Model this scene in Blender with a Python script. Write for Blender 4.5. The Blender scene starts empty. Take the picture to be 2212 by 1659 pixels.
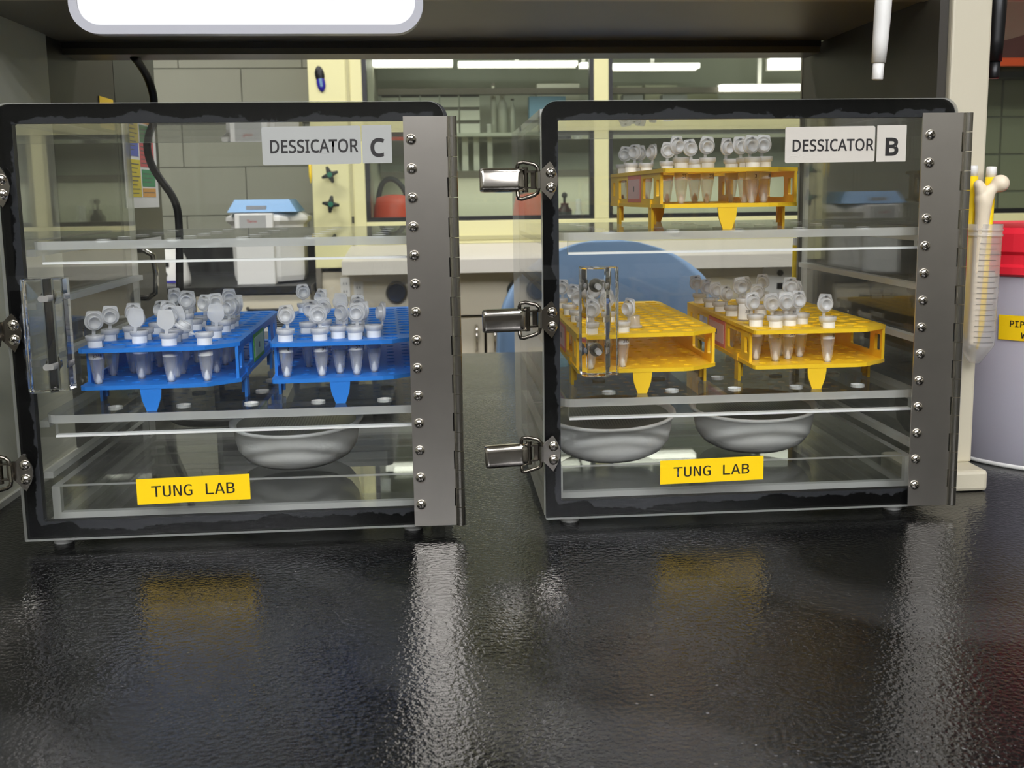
import bpy, bmesh, math, os
from mathutils import Matrix, Vector, Euler
PI = math.pi
C = bpy.context.scene.collection
S = bpy.context.scene

# ------------------------------------------------------------------ camera, light, exposure
F, PITCH, ROLL, CX, CY, YAW = 2311.8, .145, -.0135, 1139.7, 760.3, .08   # photograph is 2212 x 1659
CZ = .2464                                                             # eye height over the worktop (z = 0)
_cp, _sp, _cr, _sr = math.cos(PITCH), math.sin(PITCH), math.cos(ROLL), math.sin(ROLL)
_right, _fwd, _up = Vector((1, 0, 0)), Vector((0, _cp, -_sp)), Vector((0, _sp, _cp))
_M = Matrix.Rotation(-YAW, 3, 'Z')
R_ = _M @ (_right * _cr + _up * _sr); U_ = _M @ (-_right * _sr + _up * _cr); W_ = _M @ _fwd
EYE = Vector((0, 0, CZ))
cd = bpy.data.cameras.new('camera'); cam = bpy.data.objects.new('camera', cd); C.objects.link(cam); S.camera = cam
m = Matrix((R_, U_, -W_)).transposed().to_4x4(); m.translation = EYE; cam.matrix_world = m
cd.sensor_width = 36; cd.lens = F * 36 / 2212
cd.shift_x = (1106 - CX) / 2212; cd.shift_y = (CY - 829.5) / 2212
cd.clip_start = .02; cd.clip_end = 50
cd.dof.use_dof = True; cd.dof.focus_distance = .80; cd.dof.aperture_fstop = 22
def at(x, y, Y):
    """the point of the plane at depth Y that the photograph shows at pixel x, y"""
    d = R_ * (x - CX) + U_ * (CY - y) + W_ * F
    return EYE + d * (Y / d.y)

S.view_settings.view_transform = 'Standard'; S.view_settings.look = 'None'
S.view_settings.gamma = 1; S.view_settings.use_curve_mapping = False
S.view_settings.exposure = 0.46
S.cycles.max_bounces = 14; S.cycles.transparent_max_bounces = 48
S.cycles.diffuse_bounces = 5; S.cycles.glossy_bounces = 6; S.cycles.transmission_bounces = 10
S.cycles.caustics_refractive = True; S.cycles.caustics_reflective = False
S.cycles.sample_clamp_indirect = 4.0
S.cycles.adaptive_threshold = .02
wd = bpy.data.worlds.new('World'); S.world = wd; wd.use_nodes = True
wd.node_tree.nodes['Background'].inputs[0].default_value = (.75, .8, .72, 1)
wd.node_tree.nodes['Background'].inputs[1].default_value = .05
FRONTLAMP = 13.0  # strength of the ceiling light panels over the front aisle
FARLAMP = 36.0     # over the rows further behind the viewpoint
REARLAMP = 20.0   # and over the rear aisle
HOODGLINT = 2.6   # glow of the bars imitating ceiling tubes mirrored in the hood glass

# ------------------------------------------------------------------ materials
def lin(c):
    return tuple(((v / 255) / 12.92 if v / 255 <= .04045 else ((v / 255 + .055) / 1.055) ** 2.4) for v in c) + (1,)
MATS = {}
def nodes(name):
    m = bpy.data.materials.new(name); m.use_nodes = True; nt = m.node_tree; nt.nodes.clear()
    out = nt.nodes.new('ShaderNodeOutputMaterial'); MATS[name] = m
    return m, nt, out
def N(nt, t, **kw):
    n = nt.nodes.new(t)
    for k, v in kw.items():
        if k.startswith('i_'):
            key = k[2:]; n.inputs[int(key) if key.isdigit() else key.replace('_', ' ')].default_value = v
        else: setattr(n, k, v)
    return n
def pbr(name, rgb, rough=.5, metal=0, spec=.5, noise=0, nscale=40, bump=0, bscale=200, trans=0, sub=0, coat=0, emit=None, aniso=0):
    m, nt, out = nodes(name); b = N(nt, 'ShaderNodeBsdfPrincipled'); nt.links.new(b.outputs[0], out.inputs[0])
    col = lin(rgb) if len(rgb) == 3 else rgb
    b.inputs['Base Color'].default_value = col; b.inputs['Roughness'].default_value = rough
    b.inputs['Metallic'].default_value = metal; b.inputs['Specular IOR Level'].default_value = spec
    b.inputs['Transmission Weight'].default_value = trans; b.inputs['Coat Weight'].default_value = coat
    b.inputs['Anisotropic'].default_value = aniso
    if sub: b.inputs['Subsurface Weight'].default_value = sub; b.inputs['Subsurface Radius'].default_value = (.004, .004, .003)
    if emit:
        b.inputs['Emission Color'].default_value = lin(emit[0]); b.inputs['Emission Strength'].default_value = emit[1]
    tc = None
    if noise or bump: tc = N(nt, 'ShaderNodeTexCoord')
    if noise:
        n = N(nt, 'ShaderNodeTexNoise', i_Scale=nscale, i_Detail=5.0); nt.links.new(tc.outputs['Object'], n.inputs['Vector'])
        mx = N(nt, 'ShaderNodeMix', data_type='RGBA'); mx.inputs[6].default_value = tuple(c * (1 - noise) for c in col[:3]) + (1,)
        mx.inputs[7].default_value = tuple(min(1, c * (1 + noise)) for c in col[:3]) + (1,)
        nt.links.new(n.outputs['Fac'], mx.inputs[0]); nt.links.new(mx.outputs[2], b.inputs['Base Color'])
    if bump:
        n2 = N(nt, 'ShaderNodeTexNoise', i_Scale=bscale, i_Detail=3.0); nt.links.new(tc.outputs['Object'], n2.inputs['Vector'])
        bp = N(nt, 'ShaderNodeBump', i_Strength=bump, i_Distance=.001); nt.links.new(n2.outputs['Fac'], bp.inputs['Height'])
        nt.links.new(bp.outputs[0], b.inputs['Normal'])
    return m
def sheet(name, tint=(.988, .993, .988), haze=.0012, ior=1.49, rough=0.0):
    """flat clear sheet: Fresnel mirror over a straight-through view (the index is turned round on back faces)"""
    m, nt, out = nodes(name)
    g = N(nt, 'ShaderNodeNewGeometry'); mv = N(nt, 'ShaderNodeMix', data_type='FLOAT'); mv.inputs[2].default_value = ior; mv.inputs[3].default_value = 1 / ior
    nt.links.new(g.outputs['Backfacing'], mv.inputs[0])
    fr = N(nt, 'ShaderNodeFresnel'); nt.links.new(mv.outputs[0], fr.inputs['IOR'])
    t = N(nt, 'ShaderNodeBsdfTransparent'); t.inputs[0].default_value = tint + (1,)
    gl = N(nt, 'ShaderNodeBsdfGlossy', i_Roughness=rough); mx = N(nt, 'ShaderNodeMixShader')
    nt.links.new(fr.outputs[0], mx.inputs[0]); nt.links.new(t.outputs[0], mx.inputs[1]); nt.links.new(gl.outputs[0], mx.inputs[2])
    d = N(nt, 'ShaderNodeBsdfDiffuse'); d.inputs[0].default_value = (.8, .82, .8, 1); m2 = N(nt, 'ShaderNodeMixShader'); m2.inputs[0].default_value = haze
    nt.links.new(mx.outputs[0], m2.inputs[1]); nt.links.new(d.outputs[0], m2.inputs[2]); nt.links.new(m2.outputs[0], out.inputs[0])
    return m
def milky(name, rgb, clear=.4, rough=.3, transl=.5):
    """thin translucent plastic: part straight through, part scattered"""
    m, nt, out = nodes(name); col = lin(rgb)
    t = N(nt, 'ShaderNodeBsdfTransparent'); t.inputs[0].default_value = (.97, .97, .97, 1)
    d = N(nt, 'ShaderNodeBsdfDiffuse'); d.inputs[0].default_value = col; tl = N(nt, 'ShaderNodeBsdfTranslucent'); tl.inputs[0].default_value = col
    a = N(nt, 'ShaderNodeMixShader'); a.inputs[0].default_value = transl; nt.links.new(d.outputs[0], a.inputs[1]); nt.links.new(tl.outputs[0], a.inputs[2])
    b = N(nt, 'ShaderNodeMixShader'); b.inputs[0].default_value = clear; nt.links.new(a.outputs[0], b.inputs[1]); nt.links.new(t.outputs[0], b.inputs[2])
    gl = N(nt, 'ShaderNodeBsdfGlossy', i_Roughness=rough); lw = N(nt, 'ShaderNodeLayerWeight', i_Blend=.25)
    ml = N(nt, 'ShaderNodeMath', operation='MULTIPLY_ADD'); ml.inputs[1].default_value = .35; ml.inputs[2].default_value = .03; nt.links.new(lw.outputs['Facing'], ml.inputs[0])
    c = N(nt, 'ShaderNodeMixShader'); nt.links.new(ml.outputs[0], c.inputs[0]); nt.links.new(b.outputs[0], c.inputs[1]); nt.links.new(gl.outputs[0], c.inputs[2])
    nt.links.new(c.outputs[0], out.inputs[0]); return m
def lampmat(name, rgb, s):
    m, nt, out = nodes(name); e = N(nt, 'ShaderNodeEmission'); e.inputs[0].default_value = lin(rgb); e.inputs[1].default_value = s
    nt.links.new(e.outputs[0], out.inputs[0]); return m

ACR = sheet('clear_acrylic'); ACS = sheet('side_acrylic', ior=1.62)
ACE = milky('acrylic_edge', (252, 253, 246), clear=.40, rough=.12, transl=.45)
ACB = milky('acrylic_painted_glow', (255, 255, 250), clear=.05, rough=.15, transl=.08)  # near-white stand-in for light caught in the acrylic edges
SASHGLASS = sheet('sash_glass', (.93, .96, .92), .01, 1.45)
def _glass():
    m, nt, out = nodes('solid_acrylic'); g = N(nt, 'ShaderNodeBsdfGlass', i_IOR=1.49, i_Roughness=0.0); g.inputs[0].default_value = (.99, .99, .985, 1)
    nt.links.new(g.outputs[0], out.inputs[0]); return m
BLOCK = _glass()
PP = milky('frosted_polypropylene', (255, 255, 255), clear=.74, rough=.18, transl=.25)
PPC = milky('clear_polypropylene', (255, 255, 255), clear=.60, rough=.08, transl=.15)
PPT = milky('tub_plastic', (240, 238, 246), clear=.14, rough=.3, transl=.6)
PPW = milky('conical_plastic', (255, 254, 250), clear=.70, rough=.2, transl=.3)
PAPER = pbr('white_paper', (240, 240, 238), .7)
PELLET = pbr('white_pellet', (250, 250, 246), .8)
BLUE = pbr('blue_rack_plastic', (36, 124, 216), .42, noise=.06, nscale=60)
YEL = pbr('yellow_rack_plastic', (255, 205, 34), .42, noise=.05, nscale=60)
TAPE = pbr('yellow_label_tape', (255, 212, 20), .35)
INK = pbr('black_ink', (24, 20, 18), .5)
GREYINK = pbr('grey_ink', (92, 92, 92), .5)
GTAPE = pbr('grey_label_tape', (172, 173, 168), .3, noise=.04)
GTAPE2 = pbr('pale_label_tape', (206, 200, 188), .3, noise=.04)
STEEL = pbr('brushed_steel', (216, 210, 200), .31, metal=1, noise=.10, nscale=30, aniso=.5)
STEELD = pbr('knuckle_steel', (186, 182, 172), .22, metal=1)
CHROME = pbr('polished_nickel', (220, 214, 204), .13, metal=1)
DARKM = pbr('dark_wire_steel', (120, 114, 104), .2, metal=1)
BLK = pbr('black_plastic', (14, 14, 15), .4)
RUB = pbr('black_rubber', (18, 18, 18), .5)
CREAM = pbr('cream_painted_metal', (236, 230, 172), .45)
CREAMD = pbr('cream_groove', (196, 190, 140), .5)
SILL = pbr('airfoil_steel', (212, 207, 194), .35, metal=.1)
BEIGE = pbr('beige_painted_metal', (222, 212, 186), .45)
BEIGED = pbr('beige_seam', (110, 104, 90), .6)
WALLG = pbr('grey_block_paint', (152, 152, 134), .6, noise=.03, nscale=8, bump=.2, bscale=120)
JOINT = pbr('grey_block_joint', (146, 146, 128), .7)
SHELFM = pbr('taupe_painted_steel', (112, 105, 88), .4, noise=.04)
SHELFL = pbr('taupe_shelf_lip', (168, 158, 136), .4)
DARKP = pbr('dark_bronze_panel', (52, 48, 40), .45, noise=.08, nscale=6)
BLACKP = pbr('black_panel', (34, 34, 32), .35)
PANELG = pbr('grey_end_panel', (214, 214, 194), .5, noise=.05, nscale=5)
POSTM = pbr('putty_painted_post', (204, 196, 172), .4, bump=.08, bscale=300)
CAULK = pbr('white_caulk', (214, 212, 200), .6)
WHITE = pbr('white_plastic', (236, 234, 228), .4)
WBOARD = pbr('whiteboard_surface', (250, 249, 250), .25)
WFRAME = pbr('whiteboard_frame', (178, 178, 184), .3)
RED = pbr('red_lid_plastic', (236, 42, 60), .4)
REDS = pbr('red_orange_sheet', (242, 86, 56), .4, noise=.25, nscale=12)
PENY = pbr('yellow_pen_plastic', (252, 214, 30), .35)
BONE = pbr('ivory_bone_plastic', (240, 224, 196), .45, sub=.15)
CHAIRB = pbr('blue_chair_plastic', (122, 152, 186), .5, noise=.06, nscale=10)
CENTB = pbr('pale_blue_lid', (120, 168, 214), .4)
GREYP = pbr('grey_device_plastic', (176, 176, 172), .45)
SLATE = pbr('grey_rating_plate', (148, 152, 158), .4)
KNOBB = pbr('valve_black', (30, 34, 28), .5)
KNOBG = pbr('valve_green', (24, 112, 84), .5)
CLIPB = pbr('clip_blue', (44, 40, 150), .4)
WOOD = pbr('dark_wood', (66, 40, 34), .45, noise=.35, nscale=14)
ORANGE = pbr('orange_strip', (178, 70, 30), .5)
TILE = pbr('pale_green_tile', (176, 178, 150), .45)
FLOORM = pbr('floor_tile', (72, 68, 62), .4, noise=.05, nscale=5)
CEIL = pbr('ceiling_tile', (214, 214, 206), .8)
UPPERW = pbr('upper_wall_paint', (112, 110, 103), .7); FRONTW = pbr('dark_room_end', (34, 33, 30), .7); ROOMW = pbr('room_wall_paint', (112, 110, 100), .7)
HOODIN = pbr('hood_liner', (178, 180, 162), .5)
SILICA = pbr('white_desiccant_plastic', (255, 252, 242), .6, noise=.10, nscale=38, bump=.25, bscale=300)
OFFW = pbr('offwhite_box', (206, 206, 190), .6)
PBLUE = pbr('blue_tray', (110, 150, 176), .5)
POSB = pbr('poster_blue', (92, 108, 196), .6); POSR = pbr('poster_red', (212, 92, 96), .6); POSY = pbr('poster_yellow', (226, 206, 60), .6)
POSG = pbr('poster_green', (62, 150, 100), .6); POSO = pbr('poster_orange', (232, 170, 84), .6)
GREENS = pbr('green_sticker', (92, 176, 62), .5); PINKS = pbr('pink_sticker', (232, 128, 116), .5)
PALEG = pbr('pale_green_paper', (200, 226, 190), .6); PALEP = pbr('pale_pink_paper', (240, 200, 196), .6)
LAMPM = lampmat('ceiling_lamp', (249, 250, 255), FRONTLAMP); LAMPF = lampmat('far_ceiling_lamp', (249, 250, 255), FARLAMP); LAMPR = lampmat('rear_ceiling_lamp', (252, 250, 250), REARLAMP); HGLINT = lampmat('mirrored_tube_glow', (255, 250, 240), HOODGLINT); SGLOW = lampmat('added_hood_glow', (255, 250, 240), 2.7)  # last two: stand-in for mirrored ceiling tubes, and a glow added inside the hood

def _gasket():
    """black foam gasket stuck behind the door: wetted out black, dull grey where the adhesive has let go along the inner edge"""
    m, nt, out = nodes('black_gasket'); b = N(nt, 'ShaderNodeBsdfPrincipled'); L = nt.links.new; L(b.outputs[0], out.inputs[0])
    def mth(op, a, c, k=None):
        n = N(nt, 'ShaderNodeMath', operation=op)
        for q, v in enumerate((a, c)):
            if hasattr(v, 'links'): L(v, n.inputs[q])
            elif v is not None: n.inputs[q].default_value = v
        return n.outputs[0]
    tc = N(nt, 'ShaderNodeTexCoord'); sp = N(nt, 'ShaderNodeSeparateXYZ'); L(tc.outputs['Object'], sp.inputs[0])
    d = mth('MAXIMUM', mth('ABSOLUTE', mth('SUBTRACT', sp.outputs[0], .1525), None), mth('ABSOLUTE', mth('SUBTRACT', sp.outputs[2], .1598), None))
    t = mth('DIVIDE', mth('SUBTRACT', d, .1465), .006)
    n = N(nt, 'ShaderNodeTexNoise', i_Scale=22.0, i_Detail=7.0, i_Roughness=.62); L(tc.outputs['Object'], n.inputs['Vector'])
    g = mth('SUBTRACT', mth('MULTIPLY', mth('SUBTRACT', n.outputs['Fac'], .5), 5.2), mth('ADD', t, .38))
    r = N(nt, 'ShaderNodeValToRGB'); r.color_ramp.elements[0].position = .0; r.color_ramp.elements[1].position = .12; L(g, r.inputs[0])
    mx = N(nt, 'ShaderNodeMix', data_type='RGBA'); mx.inputs[6].default_value = (.0010, .0010, .0010, 1); mx.inputs[7].default_value = (.030, .031, .034, 1)
    L(r.outputs[0], mx.inputs[0]); L(mx.outputs[2], b.inputs['Base Color'])
    b.inputs['Roughness'].default_value = .5; b.inputs['Specular IOR Level'].default_value = .03
    return m
GASK = _gasket()
def _counter():
    m, nt, out = nodes('black_epoxy'); b = N(nt, 'ShaderNodeBsdfPrincipled'); nt.links.new(b.outputs[0], out.inputs[0])
    tc = N(nt, 'ShaderNodeTexCoord'); mp = N(nt, 'ShaderNodeMapping'); nt.links.new(tc.outputs['Object'], mp.inputs['Vector'])
    big = N(nt, 'ShaderNodeTexNoise', i_Scale=7.0, i_Detail=4.0, i_Distortion=.8); nt.links.new(mp.outputs[0], big.inputs['Vector'])
    mr = N(nt, 'ShaderNodeMapRange'); mr.inputs[1].default_value = .35; mr.inputs[2].default_value = .7; mr.inputs[3].default_value = .05; mr.inputs[4].default_value = .14
    nt.links.new(big.outputs['Fac'], mr.inputs[0]); nt.links.new(mr.outputs[0], b.inputs['Roughness'])
    wv = N(nt, 'ShaderNodeTexWave', i_Scale=1.7, i_Distortion=9.0, i_Detail=3.0); wv.bands_direction = 'DIAGONAL'; nt.links.new(mp.outputs[0], wv.inputs['Vector'])
    rw = N(nt, 'ShaderNodeValToRGB'); rw.color_ramp.elements[0].position = .80; rw.color_ramp.elements[1].position = .95; nt.links.new(wv.outputs['Fac'], rw.inputs[0])
    vo = N(nt, 'ShaderNodeTexVoronoi', i_Scale=55.0); nt.links.new(mp.outputs[0], vo.inputs['Vector'])
    rv = N(nt, 'ShaderNodeValToRGB'); rv.color_ramp.elements[0].position = .03; rv.color_ramp.elements[0].color = (1, 1, 1, 1); rv.color_ramp.elements[1].position = .055; rv.color_ramp.elements[1].color = (0, 0, 0, 1)
    nt.links.new(vo.outputs['Distance'], rv.inputs[0])
    sm = N(nt, 'ShaderNodeMix', data_type='RGBA'); sm.inputs[6].default_value = (.0045, .0045, .0045, 1); sm.inputs[7].default_value = (.020, .020, .020, 1)
    nt.links.new(rw.outputs[0], sm.inputs[0])
    sp = N(nt, 'ShaderNodeMix', data_type='RGBA'); sp.inputs[7].default_value = (.12, .12, .115, 1)
    ml = N(nt, 'ShaderNodeMath', operation='MULTIPLY'); ml.inputs[1].default_value = .6; nt.links.new(rv.outputs[0], ml.inputs[0])
    nt.links.new(ml.outputs[0], sp.inputs[0]); nt.links.new(sm.outputs[2], sp.inputs[6]); nt.links.new(sp.outputs[2], b.inputs['Base Color'])
    n1 = N(nt, 'ShaderNodeTexNoise', i_Scale=320.0, i_Detail=2.5); nt.links.new(mp.outputs[0], n1.inputs['Vector'])
    bp = N(nt, 'ShaderNodeBump', i_Strength=.42, i_Distance=.0011); nt.links.new(n1.outputs['Fac'], bp.inputs['Height']); nt.links.new(bp.outputs[0], b.inputs['Normal'])
    b.inputs['Specular IOR Level'].default_value = .24
    return m
COUNTER = _counter()
def _mesh_lid():
    m, nt, out = nodes('perforated_lid'); b = N(nt, 'ShaderNodeBsdfPrincipled'); nt.links.new(b.outputs[0], out.inputs[0])
    tc = N(nt, 'ShaderNodeTexCoord'); vo = N(nt, 'ShaderNodeTexVoronoi', i_Scale=420.0, i_Randomness=0.0); nt.links.new(tc.outputs['Object'], vo.inputs['Vector'])
    r = N(nt, 'ShaderNodeValToRGB'); r.color_ramp.elements[0].position = .30; r.color_ramp.elements[1].position = .36
    nt.links.new(vo.outputs['Distance'], r.inputs[0]); mx = N(nt, 'ShaderNodeMix', data_type='RGBA'); mx.inputs[6].default_value = (.012, .012, .012, 1); mx.inputs[7].default_value = (.17, .17, .165, 1)
    nt.links.new(r.outputs[0], mx.inputs[0]); nt.links.new(mx.outputs[2], b.inputs['Base Color'])
    b.inputs['Metallic'].default_value = .6; b.inputs['Roughness'].default_value = .3
    return m
PERF = _mesh_lid()

# ------------------------------------------------------------------ mesh helpers
class MB:
    def __init__(s): s.v = []; s.f = []; s.mi = []; s.mats = []; s.sm = []
    def _m(s, m):
        if m not in s.mats: s.mats.append(m)
        return s.mats.index(m)
    def face(s, idx, m, smooth=False): s.f.append(tuple(idx)); s.mi.append(s._m(m)); s.sm.append(smooth)
    def add(s, vs, fs, m, smooth=False, T=None):
        o = len(s.v); s.v += [tuple(T @ Vector(p)) if T else tuple(p) for p in vs]
        for f in fs: s.face([o + i for i in f], m, smooth)
    def box(s, a, b, m, T=None, edge=None, wide=None):
        """a, b opposite corners; edge: material for every face but the pair across axis 'wide'"""
        (x0, y0, z0), (x1, y1, z1) = a, b
        vs = [(x0, y0, z0), (x1, y0, z0), (x1, y1, z0), (x0, y1, z0), (x0, y0, z1), (x1, y0, z1), (x1, y1, z1), (x0, y1, z1)]
        fs = [((0, 3, 2, 1), 2), ((4, 5, 6, 7), 2), ((0, 1, 5, 4), 1), ((2, 3, 7, 6), 1), ((1, 2, 6, 5), 0), ((3, 0, 4, 7), 0)]
        o = len(s.v); s.v += [tuple(T @ Vector(p)) if T else p for p in vs]
        for f, ax in fs: s.face([o + i for i in f], m if (edge is None or ax == wide) else edge)
    def lathe(s, prof, m, n=24, T=None, smooth=True, a0=0, a1=2 * PI):
        full = abs(a1 - a0 - 2 * PI) < 1e-6; k = n if full else n + 1; vs = []; fs = []
        for r, z in prof:
            for i in range(k):
                a = a0 + (a1 - a0) * i / n; vs.append((r * math.cos(a), r * math.sin(a), z))
        for j in range(len(prof) - 1):
            for i in range(n):
                i2 = (i + 1) % k if full else i + 1
                fs.append((j * k + i, j * k + i2, (j + 1) * k + i2, (j + 1) * k + i))
        s.add(vs, fs, m, smooth, T)
    def cyl(s, p, q, r, m, n=16, r2=None, caps=True, smooth=True):
        p, q = Vector(p), Vector(q); d = (q - p); L = d.length; T = Matrix.Translation(p) @ d.to_track_quat('Z', 'Y').to_matrix().to_4x4()
        r2 = r if r2 is None else r2
        s.lathe([(r, 0), (r2, L)], m, n, T, smooth)
        if caps:
            o = len(s.v)
            s.v += [tuple(T @ Vector((r * math.cos(2 * PI * i / n), r * math.sin(2 * PI * i / n), 0))) for i in range(n)]
            s.v += [tuple(T @ Vector((r2 * math.cos(2 * PI * i / n), r2 * math.sin(2 * PI * i / n), L))) for i in range(n)]
            s.face([o + n - 1 - i for i in range(n)], m); s.face([o + n + i for i in range(n)], m)
    def tube(s, pts, r, m, n=10, closed=False, radii=None):
        pts = [Vector(p) for p in pts]; k = len(pts); vs = []; up = Vector((.13, .31, .94)).normalized()
        for i, p in enumerate(pts):
            a = pts[(i - 1) % k] if (closed or i > 0) else p; b = pts[(i + 1) % k] if (closed or i < k - 1) else p
            t = (b - a).normalized(); x = up.cross(t)
            if x.length < 1e-4: x = Vector((1, 0, 0)).cross(t)
            x.normalize(); y = t.cross(x); up = y; rr = radii[i] if radii else r
            for j in range(n):
                an = 2 * PI * j / n; vs.append(p + x * (rr * math.cos(an)) + y * (rr * math.sin(an)))
        fs = []
        for i in range(k if closed else k - 1):
            i2 = (i + 1) % k
            for j in range(n): fs.append((i * n + j, i * n + (j + 1) % n, i2 * n + (j + 1) % n, i2 * n + j))
        s.add(vs, fs, m, True)
        if not closed:
            o = len(s.v) - len(vs); s.face([o + n - 1 - j for j in range(n)], m); s.face([o + (k - 1) * n + j for j in range(n)], m)
    def sphere(s, c, r, m, n=16, k=10, sc=(1, 1, 1)):
        T = Matrix.Translation(c) @ Matrix.Diagonal((*sc, 1))
        s.lathe([(max(1e-5, r * math.sin(PI * i / k)), -r * math.cos(PI * i / k)) for i in range(k + 1)], m, n, T)
    def plate(s, outer, holes, z0, z1, m, edge=None, hole_edge=None, T=None):
        """flat plate with holes, outline in x, y"""
        bm = bmesh.new(); allv = []; loops = [outer] + holes
        for L in loops:
            vs = [bm.verts.new((x, y, 0)) for x, y in L]; allv.append(vs)
            for i in range(len(vs)): bm.edges.new((vs[i], vs[(i + 1) % len(vs)]))
        bmesh.ops.triangle_fill(bm, use_beauty=True, use_dissolve=False, edges=bm.edges[:], normal=(0, 0, 1))
        bm.verts.index_update(); vs = [tuple(v.co) for v in bm.verts]; fs = []
        for f in bm.faces:
            ids = [v.index for v in f.verts]
            if f.normal.z < 0: ids.reverse()
            fs.append(ids)
        bm.free()
        s.add([(x, y, z1) for x, y, _ in vs], fs, m, False, T); s.add([(x, y, z0) for x, y, _ in vs], [f[::-1] for f in fs], m, False, T)
        for li, L in enumerate(loops):
            n = len(L); area = sum(L[i][0] * L[(i + 1) % n][1] - L[(i + 1) % n][0] * L[i][1] for i in range(n))
            LL = L if (area > 0) == (li == 0) else L[::-1]
            v2 = [(x, y, z0) for x, y in LL] + [(x, y, z1) for x, y in LL]
            mm = (edge or m) if li == 0 else (hole_edge or edge or m)
            s.add(v2, [(i, (i + 1) % n, n + (i + 1) % n, n + i) for i in range(n)], mm, False, T)
    def mesh(s, name):
        me = bpy.data.meshes.new(name); me.from_pydata(s.v, [], s.f)
        for m in s.mats: me.materials.append(m)
        me.polygons.foreach_set('material_index', s.mi); me.polygons.foreach_set('use_smooth', s.sm); me.update()
        return me
    def obj(s, name, parent=None, **kw): return link(name, s.mesh(name), parent, **kw)
def link(name, me, parent=None, loc=None, rot=None, bevel=0, seg=2):
    o = bpy.data.objects.new(name, me); C.objects.link(o)
    if parent: o.parent = parent
    if loc is not None: o.location = loc
    if rot is not None: o.rotation_euler = rot
    if bevel:
        b = o.modifiers.new('round', 'BEVEL'); b.width = bevel; b.segments = seg; b.limit_method = 'ANGLE'; b.angle_limit = .6
    return o
def tag(o, label=None, cat=None, group=None, kind=None):
    if label: o['label'] = label
    if cat: o['category'] = cat
    if group: o['group'] = group
    if kind: o['kind'] = kind
    return o
def thing(name, label, cat, loc=(0, 0, 0), rotz=0, group=None):
    o = bpy.data.objects.new(name, None); C.objects.link(o); o.location = loc; o.rotation_euler = (0, 0, rotz); o.empty_display_size = .02
    return tag(o, label, cat, group)
def circ(cx, cy, r, n=14): return [(cx + r * math.cos(2 * PI * i / n), cy + r * math.sin(2 * PI * i / n)) for i in range(n)]
def rrect(x0, y0, x1, y1, rs, n=5):
    """rounded rectangle, rs = radii at (x0,y0), (x1,y0), (x1,y1), (x0,y1)"""
    out = []
    for (cx, cy, a), r in zip(((x0, y0, PI), (x1, y0, 1.5 * PI), (x1, y1, 0), (x0, y1, .5 * PI)), rs):
        if r <= 0: out.append((cx, cy)); continue
        ox = cx + (r if cx == x0 else -r); oy = cy + (r if cy == y0 else -r)
        out += [(ox + r * math.cos(a + .5 * PI * i / n), oy + r * math.sin(a + .5 * PI * i / n)) for i in range(n + 1)]
    return out
XZ = Matrix(((1, 0, 0, 0), (0, 0, -1, 0), (0, 1, 0, 0), (0, 0, 0, 1)))   # plate in x, y -> upright in x, z facing -y (depth z0..z1 -> y = -z)

_fonts = {}
def font(name):
    if name not in _fonts:
        f = None
        try: f = bpy.data.fonts.load(os.path.join(bpy.utils.system_resource('DATAFILES'), 'fonts', name))
        except Exception: pass
        _fonts[name] = f
    return _fonts[name]
def text_mesh(body, fnt, bold=0.0, spacing=1.0):
    cu = bpy.data.curves.new('lettering', 'FONT'); cu.body = body
    if fnt and font(fnt): cu.font = font(fnt)
    cu.offset = bold; cu.space_character = spacing; cu.resolution_u = 3; cu.fill_mode = 'FRONT'
    o = bpy.data.objects.new('lettering', cu); C.objects.link(o)
    dg = bpy.context.evaluated_depsgraph_get(); dg.update()
    me = bpy.data.meshes.new_from_object(o.evaluated_get(dg)); bpy.data.objects.remove(o); bpy.data.curves.remove(cu)
    return me
def lettering(body, x0, x1, z0, z1, y, parent, mat, fnt=None, bold=0.0, spacing=1.0, shear=0, bend=None, name='lettering', place=None):
    """text fitted into x0..x1, z0..z1 on a face at y that looks towards -y; bend = radius of a tube it wraps round"""
    me = text_mesh(body, fnt, bold, spacing); xs = [v.co.x for v in me.vertices]; ys = [v.co.y for v in me.vertices]
    ax, bx, ay, by = min(xs), max(xs), min(ys), max(ys)
    for v in me.vertices:
        x = x0 + (v.co.x - ax) / (bx - ax) * (x1 - x0); z = z0 + (v.co.y - ay) / (by - ay) * (z1 - z0) + shear * (x - x0)
        if bend: v.co = (bend * math.sin(x / bend), -bend * math.cos(x / bend), z)
        else: v.co = (x, y, z)
    me.materials.clear(); me.materials.append(mat)
    for p in me.polygons: p.material_index = 0
    me.update(); return link(name, me, parent)
MONO = 'DejaVuSansMono.woff2'; SANS = 'NotoSansHebrew-Regular.woff2'

# ------------------------------------------------------------------ the room
def struct(name, mb, parent=None, **kw):
    o = mb.obj(name, parent, **kw)
    if not parent: o['kind'] = 'structure'
    return o
b = MB(); b.box((-2.6, -5.4, -.94), (2.8, 4.1, -.92), FLOORM); struct('floor', b)
b = MB(); b.box((-2.6, -5.4, 1.86), (2.8, 4.1, 1.9), CEIL); struct('ceiling', b)
b = MB(); b.box((-2.66, -5.4, -.94), (-2.6, 4.1, 1.9), ROOMW); struct('wall_left', b)
b = MB(); b.box((2.8, -5.4, -.94), (2.86, 4.1, 1.9), ROOMW); struct('wall_right', b)
b = MB(); b.box((-2.66, -5.46, -.94), (2.86, -5.4, .22), FRONTW); b.box((-2.66, -5.46, .22), (2.86, -5.4, 1.9), UPPERW); struct('wall_front', b)
b = MB(); b.box((-2.66, 4.1, -.94), (2.86, 4.16, 1.9), ROOMW); b.box((-2.6, 3.42, -.92), (-.35, 4.1, 1.86), JOINT); wb = struct('wall_back', b)
blk = None
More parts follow.
